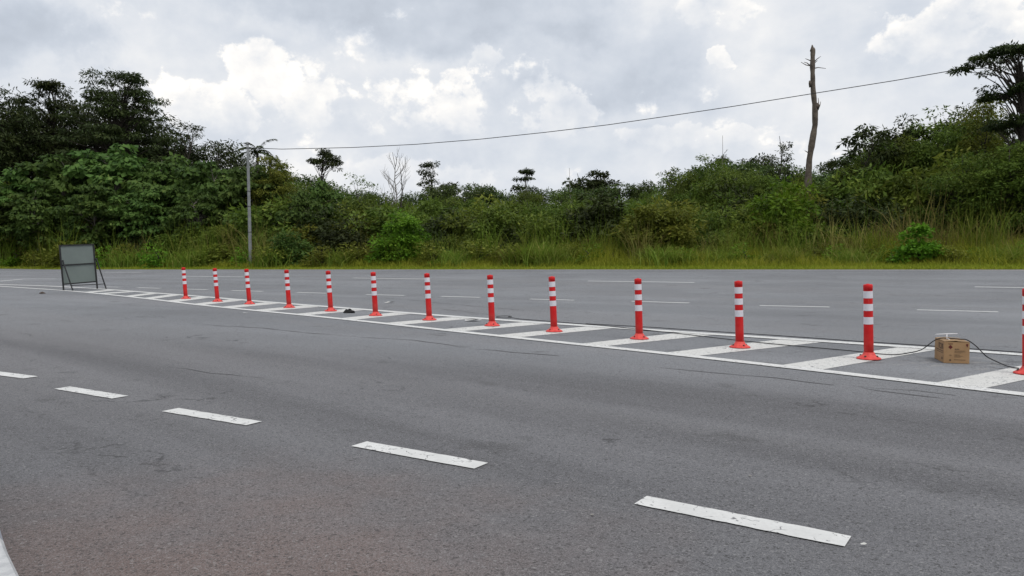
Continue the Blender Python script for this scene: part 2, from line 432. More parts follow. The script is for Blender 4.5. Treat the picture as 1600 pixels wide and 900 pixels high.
M['reed'] = leaf_mat('reed_green', (0.095, 0.15, 0.016), (0.165, 0.225, 0.03), (0.28, 0.27, 0.07), 0.42)
M['reed_dry'] = leaf_mat('reed_dry', (0.14, 0.14, 0.035), (0.24, 0.2, 0.065), (0.15, 0.18, 0.035), 0.4)

# ------------------------------------------------------------------ terrain and road
def grid_dt(ds, ts, zf):
    vs = []; fs = []
    for t in ts:
        for d in ds:
            x, y = xy(d, t); vs.append((x, y, zf(d, t)))
    n = len(ds)
    for i in range(len(ts) - 1):
        for j in range(n - 1):
            fs.append((i * n + j, (i + 1) * n + j, (i + 1) * n + j + 1, i * n + j + 1))
    m = MB(); m.add(vs, fs, True); return m
def gz(d, t):
    return Hdt(d, t) - (0.10 if d < 0.02 else 0.10 * max(0, 1 - d / 0.3)) - (0.0 if d > -47.6 else -0.08)
ds = [-1500, -400, -120, -60, -47.8, -47.4, -40, -30] + [-23 + i for i in range(23)] + [-0.3, 0.0, 0.3, 1, 2, 4, 8, 15, 30, 60, 120, 300, 800, 2500]
ts = [-2500, -900, -400, -200] + list(range(-150, 111, 4)) + [200, 400, 900, 2500]
tag(grid_dt(ds, ts, gz).build('ground', M['soil']), kind='structure')
rd = [-47.5, -40, -34, -28, -24] + [-22 + i for i in range(22)] + [0.0, 0.01]
rts = list(range(-190, 131, 2))
road = grid_dt(rd, rts, lambda d, t: Hdt(min(d, 0), t) - (0.09 if d > 0.005 else 0)).build('road', M['asphalt'])
tag(road, 'grey weathered asphalt road with cracked slip lane', kind='structure')

def strip(name, pts, w, mat, parent=road, dz=0.006, jitter=0.0, rng=None, taper=False):
    """a painted or cracked strip that follows the road surface; pts are ground points"""
    m = MB(); vs = []
    n = len(pts)
    for i, p in enumerate(pts):
        q = pts[min(i + 1, n - 1)] - pts[max(i - 1, 0)]; s = Vector((-q.y, q.x, 0)).normalized()
        ww = w * (1 + (rng.uniform(-jitter, jitter) if rng else 0))
        if taper: ww *= math.sin(math.pi * min(max((i + .3) / n, 0.03), 0.97)) ** 0.6
        for k in (-0.5, 0.5):
            a = p + s * ww * k; vs.append((a.x, a.y, H(a.x, a.y) + dz))
    m.add(vs, [(2 * i, 2 * i + 2, 2 * i + 3, 2 * i + 1) for i in range(n - 1)])
    return m.build(name, mat, parent)
def dense(pix, step=0.6):
    P = [gp(*p) for p in pix]; o = [P[0]]
    for a, b in zip(P, P[1:]):
        k = max(1, int((b - a).length / step))
        for i in range(1, k + 1):
            q = a.lerp(b, i / k); o.append(Vector((q.x, q.y, H(q.x, q.y))))
    return o
rng = random.Random(11)

# painted island: two border lines and slanted bars
front_px = [(-160, 436.5), (0, 447.6), (100, 454), (144, 458), (180, 461.6), (246, 468.6), (300, 475.8), (400, 485.7), (500, 495), (600, 505.5),
            (650, 511.6), (750, 522.3), (850, 533), (950, 543.4), (1000, 548.2), (1100, 558.7), (1200, 570), (1300, 582), (1437, 598.8), (1600, 616.5), (1800, 640), (2100, 676)]
far_px = [(-160, 437.5), (0, 444.8), (80, 447.2), (128, 450), (168, 452.4), (240, 458), (300, 462.3), (350, 466.5), (410, 471.7), (500, 478.7), (600, 486.2),
          (650, 490.7), (750, 498), (850, 505.3), (950, 511.6), (1000, 515), (1100, 521.8), (1200, 528), (1300, 535), (1462, 545), (1600, 554.4), (1800, 569), (2100, 592)]
def smooth_line(P, it=6):
    P = [p.copy() for p in P]
    for _ in range(it):
        P = [P[0]] + [(P[i - 1] + P[i] * 2 + P[i + 1]) / 4 for i in range(1, len(P) - 1)] + [P[-1]]
    return P
strip('border_line', smooth_line(dense(front_px)), 0.19, M['paint'], dz=0.009)
strip('border_line', smooth_line(dense(far_px)), 0.25, M['paint'], dz=0.009)
def interp(tab, x):
    return float(np.interp(x, [p[0] for p in tab], [p[1] for p in tab]))
bars = [((128, 140), (173, 183)), ((150, 161), (203, 214)), ((192, 204), (236, 249)), ((222, 236), (268, 284)), ((258, 274), (314, 330)), ((298, 314), (362, 382)),
        ((342, 360), (417, 440)), ((392, 412), (478, 505)), ((458, 478), (547, 574)), ((528, 550), (620, 645)), ((597, 622), (712, 744)),
        ((685, 715), (822, 858)), ((770, 804), (922, 964)), ((900, 938), (1068, 1120)), ((1035, 1085), (1226, 1290)), ((1215, 1277), (1410, 1470)),
        ((1452, 1530), (1660, 1740))]
for (a0, a1), (b0, b1) in bars:
    c = [gp(a0, interp(front_px, a0)), gp(a1, interp(front_px, a1)), gp(b1, interp(far_px, b1)), gp(b0, interp(far_px, b0))]
    m = MB(); m.add([(p.x, p.y, p.z + 0.004) for p in c], [(0, 1, 2, 3)]); m.build('hatch_bar', M['paint_worn'], road)

def dash(pa, pb, w, mat='paint', step=0.8, jit=0.0):
    a, b = gp(*pa), gp(*pb); n = max(2, int((b - a).length / step) + 1)
    strip('lane_dash', [a.lerp(b, i / (n - 1)) for i in range(n)], w, M[mat], jitter=jit, rng=rng)
# slip lane dashes
for a, b in (((1001, 782.5), (1325, 847.5)), ((561, 694.5), (752, 729)), ((266, 641), (397, 662.5)), ((97, 606.5), (188, 621.5)), ((-40, 579), (48, 590.5)), ((-150, 561.5), (-80, 572.5)),
             ((1700, 918), (2240, 1024))):
    dash(a, b, 0.15, 'paint', 0.045, 0.045)
# lane edge dashes of the main road
for a, b in (((164, 448.4), (186, 448.9)), ((215, 449.6), (250, 450.6)), ((290, 451.8), (324, 452.8)), ((362, 454), (411, 455.4)), ((464, 457), (511, 458.4)),
             ((572, 460.4), (632, 461.8)), ((689, 463.2), (750, 464.8)), ((828, 467.5), (897, 469.2)), ((987, 471), (1077, 473.6)), ((1187, 477.6), (1296, 480)),
             ((1433, 484.4), (1560, 487.6)), ((1725, 492), (1890, 497))):
    dash(a, b, 0.19)
for a, b in (((164, 425.3), (222, 425.8)), ((287, 431.7), (382, 432.8)), ((552, 434.4), (672, 436.2)), ((918, 439.2), (1085, 441.5)), ((1523, 448.4), (1760, 452))):
    dash(a, b, 0.24)
dash((-10, 440.2), (34, 436.4), 0.2); dash((34, 436.2), (87, 435.8), 0.22)
strip('edge_line', [Vector((*xy(-0.75, t), 0)) for t in range(-150, 60, 2)], 0.22, M['paint_worn'], dz=0.012)

# long wandering cracks and seams in the surface
def crack(pix, w, amp):
    P = dense(pix, 0.22); o = []; ph = rng.uniform(0, 9)
    off = 0.0
    for i, p in enumerate(P):
        off = off * 0.86 + rng.uniform(-amp, amp)
        q = P[min(i + 1, len(P) - 1)] - P[max(i - 1, 0)]; s = Vector((-q.y, q.x, 0)).normalized()
        o.append(p + s * off)
    strip('asphalt_crack', o, w, M['crack'], dz=0.003, jitter=0.7, rng=rng, taper=True)
for pix, w, amp in (([(300, 505), (360, 510), (450, 517), (560, 526)], .035, .06), ([(560, 527), (640, 533), (720, 541)], .03, .06), ([(740, 546), (800, 551), (868, 557)], .03, .05),
                    ([(1030, 575), (1110, 584), (1210, 592), (1300, 603)], .02, .04), ([(1340, 605), (1430, 611), (1490, 619)], .018, .03),
                    ([(560, 461.5), (632, 468), (700, 475), (800, 484), (900, 490)], .035, .04), ([(680, 482), (740, 489), (780, 494)], .03, .03),
                    ([(1350, 607), (1380, 612), (1440, 618), (1480, 622)], .015, .04), ([(1020, 727), (1045, 724), (1075, 725)], .006, .008), ([(1000, 730), (1100, 752), (1180, 760)], .005, .01),
                    ([(260, 575), (330, 583), (410, 592)], .015, .04), ([(1210, 800), (1240, 806), (1262, 806)], .004, .004)):
    crack(pix, w, amp)

# kerb stones and the path behind them, at the photographer's feet
def gpz(px, py, z):
    r = ray(px, py); k = (z - CAM_H) / r.z; return Vector((r.x * k, r.y * k, z))
kp = [gpz(*p, .115) for p in ((0, 793), (10, 824), (17.5, 849), (27, 867), (44, 900))]
kp = [Vector((p.x, p.y)) for p in kp]
d_ = (kp[4] - kp[2]).normalized()
kp = [kp[0] + (kp[0] - kp[4]).normalized() * 4.0, kp[0], kp[2], kp[4]]
for k in range(8):
    ang = math.radians(5.5 * (k + 1)); r_ = Matrix.Rotation(ang, 2) @ d_
    kp.append(kp[-1] + r_ * 0.45)
def along(P, s):
    for a, b in zip(P, P[1:]):
        L = (b - a).length
        if s <= L: return a + (b - a) * (s / L), (b - a).normalized()
        s -= L
    return P[-1], (P[-1] - P[-2]).normalized()
total = sum((b - a).length for a, b in zip(kp, kp[1:]))
kerb = empty('kerb', (kp[2].x, kp[2].y, 0)); tag(kerb, 'low kerb of white and grey painted concrete blocks beside slip lane', 'kerb')
joint = (kp[0] - kp[1]).length + (gpz(13, 836, .115) - gpz(0, 793, .115)).length
s0 = joint - 0.5 * math.floor(joint / 0.5); k = 0
white_at = int(math.floor(joint / 0.5))
inner = []
while s0 + 0.5 < total:
    m = MB(); vs = []
    for i in range(4):
        p, q = along(kp, s0 + 0.003 + 0.494 * i / 3); nrm = Vector((q.y, -q.x))
        if nrm.dot(Vector((-1, -1))) < 0: nrm = -nrm
        for (o_, z_) in ((0.0, -0.06), (0.018, 0.095), (0.032, 0.115), (0.15, 0.12), (0.15, -0.06)):
            w_ = p + nrm * o_; vs.append((w_.x - kp[2].x, w_.y - kp[2].y, z_))
        inner.append(p + nrm * 0.151)
    fs = []
    for i in range(3):
        for j in range(4):
            fs.append((i * 5 + j, i * 5 + j + 1, i * 5 + j + 6, i * 5 + j + 5))
    fs += [tuple(range(5)), tuple(reversed(range(15, 20)))]
    m.add(vs, fs); st_ = m.build('kerb_stone', M['kerb_white'] if (k - white_at) in (0, 1, 4, 5, 8, 9, -4, -3, -8, -7) else M['kerb_grey'], kerb)
    s0 += 0.5; k += 1
m = MB(); vs = [(p.x, p.y, 0.105) for p in inner] + [(inner[-1].x + .6, -3.5, 0.105), (-12, -3.5, 0.105), (-12, inner[0].y, .105)]
m.add(vs, [tuple(range(len(vs)))]); tag(m.build('footpath', M['concrete']), 'plain concrete path behind the painted kerb', kind='structure')

# ------------------------------------------------------------------ delineator posts
PH = 0.90
def lathe_part(name, prof, mat, parent, n=22):
    m = MB(); m.lathe(prof, n); return m.build(name, mat, parent)
def make_post():
    r = empty('delineator_post')
    R0, R1 = 0.056, 0.050
    rz = lambda z: R0 + (R1 - R0) * z / PH
    m = MB(); m.lathe([(0.138, 0.004), (0.138, 0.014), (0.125, 0.022), (0.085, 0.044), (0.066, 0.066), (0.060, 0.085)], 24)
    b = m.build('base', M['red_faded'], r)
    for k in range(4):
        a = math.pi / 4 + k * math.pi / 2 + .3
        m = MB(); m.lathe([(0.013, 0.0), (0.013, 0.018), (0.008, 0.024)], 6)
        q = m.build('bolt', M['bolt'], b, (0.098 * math.cos(a), 0.098 * math.sin(a), 0.026))
    m = MB(); m.lathe([(rz(z), z) for z in (0.02, 0.2, 0.4, 0.6, 0.8)] + [(R1, PH - 0.045)], 22); m.build('shaft', M['red'], r)
    m = MB(); m.lathe([(R1 + .003, PH - 0.07), (R1 + .003, PH - 0.008), (R1 - .004, PH), (0.022, PH), (0.018, PH + 0.006), (0.004, PH + 0.008)], 22); m.build('cap', M['red'], r)
    for a, b_ in ((0.47, 0.566), (0.65, 0.741), (0.817, 0.911)):
        m = MB(); m.lathe([(rz(a * PH) + .0022, a * PH), (rz(b_ * PH) + .0022, b_ * PH)], 22, cap=False)
        # short inner return so the tape has thickness
        m.build('reflective_band', M['reflector'], r)
    return r
posts = [(290.5, 467, 286.5, 418.5), (340, 471.5, 335.5, 418.5), (390, 475.5, 385, 421.5), (452, 481, 447.5, 423), (517, 486.5, 512.5, 425.5), (587, 493.5, 583, 427.5), (671, 500.5, 666.8, 430),
         (769, 509.5, 765.5, 433), (866, 518.5, 862, 436), (999, 530, 996.5, 438), (1156, 543.5, 1153.5, 441), (1357.5, 561.5, 1355.7, 446), (1607, 585, 1606, 452)]
ordn = ['first', 'second', 'third', 'fourth', 'fifth', 'sixth', 'seventh', 'eighth', 'ninth', 'tenth']
proto = make_post()
for i, (bx_, by_, tx_, ty_) in enumerate(posts):
    o = proto if i == 0 else copy_tree(proto)
    g = gp(bx_, by_); o.location = (g.x, g.y, 0.004)
    top = at_depth(tx_, ty_, g.y)
    lean = math.atan((top.x - g.x) / PH); nod = rng.uniform(-.012, .012)
    for ch in o.children:
        if ch.name.split('.')[0] != 'base':
            ch.rotation_euler = (nod, lean, 0)
        else:
            ch.rotation_euler = (0, 0, rng.uniform(0, 3))
    if i < 10: lab = 'red delineator post with three white bands, %s from the folding sign board' % ordn[i]
    elif i == 10: lab = 'red delineator post with three white bands, third from cardboard box toward folding sign'
    elif i == 11: lab = 'upright red delineator post with white bands where cable passes, beside cardboard box'
    else: lab = 'red delineator post with the black cable end at its base'
    if i == 10: lab = 'red delineator post with three white bands, second from cardboard box toward folding sign'
    tag(o, lab, 'delineator', 'red delineator posts along the painted island')

# ------------------------------------------------------------------ folding sign seen from behind
fl = gp(99.5, 453.9); fr = Vector((-15.42, 28.05, 0)); u = (fr - fl); Ws = u.length; u.normalize()
nrm = Vector((u.y, -u.x, 0))                   # towards the camera side
up = (Vector((0, 0, 1)) + u * -0.035 + nrm * -0.05).normalized()
sign = empty('folding_sign', fl); tag(sign, 'black framed folding sign board seen from its plain grey back', 'sign board')
HS = 1.60
def sp(a, b, c=0.0): return u * a + up * b + nrm * c + Vector((0, 0, 0.06 * a / Ws))
z0, zm, z1 = 0.22, 0.90, HS
m = MB(); m.bar(sp(0, 0.002), sp(0, z1 + .02), 0.045); m.build('leg', M['frame_black'], sign)
m = MB(); m.bar(sp(Ws, -0.055), sp(Ws, z1 + .02), 0.045); m.build('leg', M['frame_black'], sign)
for z_ in (z0, zm, z1):
    m = MB(); m.bar(sp(0.024, z_), sp(Ws - .024, z_), 0.042); m.build('cross_bar', M['frame_black'], sign)
for a, b in ((z0, zm), (zm, z1)):
    m = MB(); m.add([sp(0.02, a, -.012), sp(Ws - .02, a, -.012), sp(Ws - .02, b, -.012), sp(0.02, b, -.012),
                     sp(0.02, a, -.02), sp(Ws - .02, a, -.02), sp(Ws - .02, b, -.02), sp(0.02, b, -.02)],
                    [(0, 1, 2, 3), (7, 6, 5, 4), (0, 4, 5, 1), (1, 5, 6, 2), (2, 6, 7, 3), (3, 7, 4, 0)])
    m.build('panel', M['sign_panel'], sign)
BO = 0.45
for a in (0.03, Ws + .03):
    foot = u * a + nrm * BO + Vector((0, 0, .004)); topj = sp(a, 1.08, 0.045)
    m = MB(); m.bar(foot, topj, 0.032); m.build('back_leg', M['frame_black'], sign)
    m = MB(); m.tube([sp(a - .06, 1.06, .03), sp(a + .05, 1.06, .03)], 0.014, 6); m.build('hinge_bolt', M['frame_black'], sign)
f1 = (u * .03 + nrm * BO).lerp(sp(.03, 1.08, .045), .17); f2 = (u * (Ws + .03) + nrm * BO).lerp(sp(Ws + .03, 1.08, .045), .17)
m = MB(); m.bar(f1, f2, 0.026); m.build('brace', M['frame_black'], sign)

# ------------------------------------------------------------------ cardboard box, handle and cables
b0 = gp(1474.5, 567.3); bw, bd, bh = 0.262, 0.44, 0.245
yaw = math.radians(-17)
box = empty('cardboard_box', (b0.x, b0.y, 0.004), yaw); tag(box, 'brown printed cardboard box with cable draped over it on painted island', 'box')
m = MB()
vs = [(0, 0, 0), (bw, 0, 0), (bw, bd, 0), (0, bd, 0), (0, 0, bh), (bw, 0, bh), (bw, bd, bh), (0, bd, bh)]
m.add(vs, [(0, 1, 5, 4), (1, 2, 6, 5), (2, 3, 7, 6), (3, 0, 4, 7), (3, 2, 1, 0)]); m.build('body', M['cardboard'], box)
for a, b, lift in ((0.002, bw / 2 - .004, .012), (bw / 2 + .004, bw - .002, .008)):
    m = MB(); za, zb = (bh + .001, bh + lift) if a < .1 else (bh + lift, bh + .001)
    m.add([(a, .002, za), (b, .002, zb), (b, bd - .002, zb), (a, bd - .002, za), (a, .002, za + .004), (b, .002, zb + .004), (b, bd - .002, zb + .004), (a, bd - .002, za + .004)],
          [(3, 2, 1, 0), (4, 5, 6, 7), (0, 1, 5, 4), (1, 2, 6, 5), (2, 3, 7, 6), (3, 0, 4, 7)])
    m.build('flap', M['cardboard_side'], box)
def fq(x0, z0_, x1, z1_, mat, name='print'):       # print on the front face
    m = MB(); m.add([(x0, -.0015, z0_), (x1, -.0015, z0_), (x1, -.0015, z1_), (x0, -.0015, z1_)], [(0, 1, 2, 3)]); return m.build(name, mat, box)
m = MB(); cx, cz, s = .066, .185, .024
m.add([(cx - s, -.0015, cz), (cx, -.0015, cz - s), (cx + s, -.0015, cz), (cx, -.0015, cz + s)], [(0, 1, 2, 3)]); m.build('hazard_diamond', M['ink_red'], box)
m = MB(); cz2 = .034; s = .012
m.add([(cx - s, -.0015, cz2), (cx, -.0015, cz2 - s), (cx + s, -.0015, cz2), (cx, -.0015, cz2 + s)], [(0, 1, 2, 3)]); m.build('small_emblem', M['ink'], box)
def textline(x0, x1, z_, h_, mat):
    m = MB(); x = x0
    while x < x1:
        w_ = rng.uniform(.006, .016)
        m.add([(x, -.0016, z_), (min(x + w_, x1), -.0016, z_), (min(x + w_, x1), -.0016, z_ + h_), (x, -.0016, z_ + h_)], [(0, 1, 2, 3)]); x += w_ + .004
    m.build('print_line', mat, box)
textline(.044, .09, .222, .006, M['ink_red']); textline(.047, .085, .212, .005, M['ink_soft'])
textline(.11, .16, .158, .009, M['ink']); textline(.11, .215, .142, .005, M['ink_soft']); textline(.11, .22, .130, .006, M['ink_soft']); textline(.11, .18, .118, .005, M['ink_soft'])
textline(.11, .165, .093, .006, M['ink']); textline(.11, .20, .081, .005, M['ink_soft']); textline(.11, .17, .069, .006, M['ink_soft']); textline(.052, .08, .088, .006, M['ink_soft'])
textline(.105, .225, .036, .007, M['ink_soft'])
fq(.226, .205, .246, .225, M['ink_red'], 'arrow_mark'); fq(.232, .19, .242, .205, M['ink_red'], 'arrow_mark')
def sq(y0, za, y1, zb, th, mat, name='print'):      # slanted stroke on the left face
    m = MB(); m.add([(-.0015, y0, za), (-.0015, y0, za + th), (-.0015, y1, zb + th), (-.0015, y1, zb)], [(0, 1, 2, 3)]); m.build(name, mat, box)
for k, (ya, wl) in enumerate(((.05, .05), (.125, .05), (.20, .05))):       # three heavy letters
    sq(ya, .15, ya + .016, .15, .065, M['ink'], 'letter'); sq(ya + .017, .20, ya + wl, .20, .015, M['ink'], 'letter')
    if k != 1: sq(ya + .034, .15, ya + wl, .15, .049, M['ink'], 'letter')
    else: sq(ya + .017, .15, ya + wl, .15, .014, M['ink'], 'letter')
sq(.04, .125, .36, .125, .012, M['ink_soft']); sq(.04, .105, .36, .105, .008, M['ink_soft']); sq(.06, .03, .10, .03, .03, M['ink'])
Rb = Matrix.Rotation(yaw, 3, 'Z')
def bp(x, y, z): return Rb @ Vector((x, y, z)) + Vector((b0.x, b0.y, 0.004))
th = empty('tee_handle', bp(.06, .15, bh + .012)); tag(th, 'white T-shaped plastic handle standing on the cardboard box', 'handle')
m = MB(); m.tube([(0, 0, 0.0), (0, 0, .03), (0, 0, .06)], .006, 8); m.build('stem', M['white_plastic'], th)
m = MB(); m.tube([(-.135, 0, .058), (-.12, 0, .061), (0, 0, .066), (.11, 0, .069), (.125, 0, .069)], [.002, .004, .005, .004, .002], 8); m.build('cross_bar', M['white_plastic'], th)
m = MB(); m.tube([(.0, 0, .008), (.014, -.01, .008), (.022, -.016, .001), (.024, -.018, -.003)], .005, 6); m.build('hook', M['white_plastic'], th)

def cable(name, pts, r, label, n=6):
    # Catmull-Rom through the points
    o = []; P = [Vector(p) for p in pts]
    for i in range(len(P) - 1):
        p0, p1, p2, p3 = P[max(i - 1, 0)], P[i], P[i + 1], P[min(i + 2, len(P) - 1)]
        k = max(3, int((p2 - p1).length / 0.08)); k = min(k, 24)
        for j in range(k):
            t = j / k
            o.append(0.5 * ((2 * p1) + (p2 - p0) * t + (2 * p0 - 5 * p1 + 4 * p2 - p3) * t * t + (3 * p1 - p0 - 3 * p2 + p3) * t ** 3))
    o.append(P[-1])
    m = MB(); m.tube(o, r, n); return tag(m.build(name, M['cable']), label, 'cable')
def gc(px, py, dz=0.015):
    g = gp(px, py); return Vector((g.x, g.y, g.z + dz))
lp = [gc(*p) for p in ((905, 507), (850, 502.5), (812, 499.5))]
lc = gp(787, 497.2)
loop = [Vector((lc.x + .16 * math.cos(a), lc.y + .16 * math.sin(a), .016 + .004 * k)) for k, a in enumerate([-.2, -1.4, -2.6, -3.8, -5.0, -6.2, -7.2])]
c2 = list(reversed(loop)) + list(reversed(lp)) + [gc(*p) for p in ((960, 511.8), (1055, 522), (1150, 533), (1230, 541), (1300, 547.2), (1345, 551.5), (1375, 554.8), (1398, 555.8), (1418, 553.5))]
tl = bp(-.004, .2, bh + .012)
c2 += [c2[-1].lerp(tl, .45) + Vector((0, 0, -.035)), c2[-1].lerp(tl, .8) + Vector((0, 0, .005)), bp(.0, .19, bh + .02), bp(.09, .16, bh + .026), bp(.2, .13, bh + .022), bp(bw, .11, bh + .018),
       bp(bw + .09, .09, bh - .05), bp(bw + .17, .02, bh - .15), gc(1553, 567, .03), gc(1575, 574.5), gc(1592, 577.5)]
cable('power_cable', c2, .0065, 'black cable with small loop that crosses the bars and drapes over the box')
cable('power_cable', [gc(*p) for p in ((915, 507), (1010, 512.2), (1080, 517), (1150, 521.5), (1225, 526.5), (1300, 531.8), (1340, 534.8), (1437, 541), (1520, 547), (1600, 552.6), (1750, 563.5), (1900, 575))], .0065,
      'black cable lying straight along the far border line of the painted island')

# litter
def lump(name, g, sx, sy, sz, mat, seed, label, cat):
    r_ = random.Random(seed); m = MB(); nu, nv = 14, 7; vs = []
    for j in range(nv):
        ph = math.pi / 2 * j / (nv - 1)
        for i in range(nu):
            a = 2 * math.pi * i / nu; k = 1 + .28 * math.sin(3 * a + seed) + r_.uniform(-.14, .14)
            vs.append((sx * math.cos(a) * math.cos(ph) * k, sy * math.sin(a) * math.cos(ph) * k, max(0, sz * math.sin(ph) * (1 + r_.uniform(-.35, .3)))))
    fs = [(j * nu + i, j * nu + (i + 1) % nu, (j + 1) * nu + (i + 1) % nu, (j + 1) * nu + i) for j in range(nv - 1) for i in range(nu)]
    m.add(vs, fs); return tag(m.build(name, mat, None, (g.x, g.y, g.z + .006)), label, cat)
lump('rag', gp(546, 489), .11, .10, .075, M['rag'], 3, 'black crumpled rag lying inside the painted island', 'rag')
def scrap(px, py, s, seed, label):
    r_ = random.Random(seed); g = gp(px, py); m = MB(); vs = []
    for k in range(9):
        a = 2 * math.pi * k / 9; q = s * r_.uniform(.4, 1.0); vs.append((q * math.cos(a) * 1.5, q * math.sin(a) * .9, .012 + r_.uniform(0, .5) * s * .5))
    vs.append((0, 0, .02)); m.add(vs, [(k, (k + 1) % 9, 9) for k in range(9)])
    tag(m.build('litter_scrap', M['paper'], None, (g.x, g.y, g.z)), label, 'litter')
scrap(609, 473.5, .12, 1, 'torn white scrap on the road behind the painted island')
scrap(738, 502, .13, 2, 'torn white scrap on a hatch bar gap inside the painted island')
scrap(1350, 854.5, .011, 5, 'small white paint flake past the end of the nearest lane dash')
scrap(383, 490, .05, 6, 'small white scrap on slip lane in front of the border line')
lump('stone', gp(66, 459), .09, .06, .05, M['bolt'], 8, 'small dark clod on the slip lane in front of the folding sign', 'stone')
lump('stone', gp(925, 806), .008, .006, .004, M['concrete'], 9, 'tiny pale pebble between the two nearest lane dashes', 'pebble')
lump('stone', gp(1172, 745), .008, .006, .004, M['concrete'], 10, 'tiny pale pebble above the longest lane dash', 'pebble')

# ------------------------------------------------------------------ vegetation
RS = np.random.RandomState(5)
def quad_mesh(name, V, Fq, rnd, tri=None):
    """V (n,3); Fq (m,4) quads; tri (k,3); rnd per face"""
    me = bpy.data.meshes.new(name)
    nq = len(Fq); nt = 0 if tri is None else len(tri)
    me.vertices.add(len(V)); me.vertices.foreach_set('co', np.asarray(V, np.float32).ravel())
    loops = np.concatenate([np.asarray(Fq).ravel()] + ([np.asarray(tri).ravel()] if nt else [])).astype(np.int32)
    me.loops.add(len(loops)); me.loops.foreach_set('vertex_index', loops)
    me.polygons.add(nq + nt)
    st = np.concatenate([np.arange(nq) * 4, nq * 4 + np.arange(nt) * 3]).astype(np.int32)
    me.polygons.foreach_set('loop_start', st)
    me.update(calc_edges=True)
    at = me.attributes.new('rnd', 'FLOAT', 'FACE'); at.data.foreach_set('value', np.asarray(rnd, np.float32))
    me.validate(); return me
def norm(a): return a / np.maximum(np.linalg.norm(a, axis=1, keepdims=True), 1e-6)
def leaves(P, A, L, Wd, rs, rnd, fold=0.25):
    n = len(P); A = norm(A)
    up = np.tile([0, 0, 1.0], (n, 1)) + rs.normal(0, .45, (n, 3))
    S = norm(np.cross(A, up)); Nn = np.cross(S, A)
    L = L[:, None]; Wd = Wd[:, None]
    mid = P + A * L * .45
    V = np.empty((n, 4, 3))
    V[:, 0] = P; V[:, 1] = mid + S * Wd / 2 - Nn * Wd * fold; V[:, 2] = P + A * L - Nn * L * .12; V[:, 3] = mid - S * Wd / 2 - Nn * Wd * fold
    return V.reshape(-1, 3), np.arange(n * 4).reshape(n, 4), rnd
def clumps(C, R, flat, per, leaf, asp, droop, rs, spread=1.0, tone=None):
    """leaf clumps round centres C (n,3) with radii R"""
    P = []; A = []; rn = []
    for i, (c, r) in enumerate(zip(C, R)):
        k = max(6, int(per * rs.uniform(.7, 1.3)))
        uvec = norm(rs.normal(0, 1, (k, 3)))
        rad = rs.uniform(0.25, 1.0, (k, 1)) ** .6
        uvec[:, 2] = np.abs(uvec[:, 2]) * np.where(rs.rand(k) < .75, 1, -.6)
        off = uvec * rad * r; off[:, 2] *= flat
        P.append(c + off)
        a = uvec * [1, 1, .35] + rs.normal(0, .35, (k, 3)); a[:, 2] -= droop
        A.append(a)
        base = rs.uniform(0, .55)
        rn.append(np.clip(base + rs.uniform(-.2, .45, k), 0, 1))
    P = np.concatenate(P); A = np.concatenate(A); rn = np.concatenate(rn)
    L = leaf * rs.uniform(.6, 1.25, len(P))
    return leaves(P, A, L, L * asp, rs, rn)
def limbs(m, trunk, C, r0, rs, f0=.35, f1=.85):
    """branches from the trunk polyline to clump centres"""
    T = np.array(trunk)
    for c in C:
        h = np.interp(rs.uniform(f0, f1), [0, 1], [T[0, 2], min(c[2], T[-1, 2])])
        h = max(h, T[0, 2] + (T[-1, 2] - T[0, 2]) * .25)
        a = np.array([np.interp(h, T[:, 2], T[:, j]) for j in range(3)])
        mid = (a + c) / 2 + np.array([0, 0, .12 * np.linalg.norm(c - a)]) + rs.normal(0, .05, 3) * np.linalg.norm(c - a)
        m.tube([a, (a + mid) / 2 + rs.normal(0, .02, 3), mid, c], [r0 * .26, r0 * .19, r0 * .13, r0 * .04], 5, cap=False)
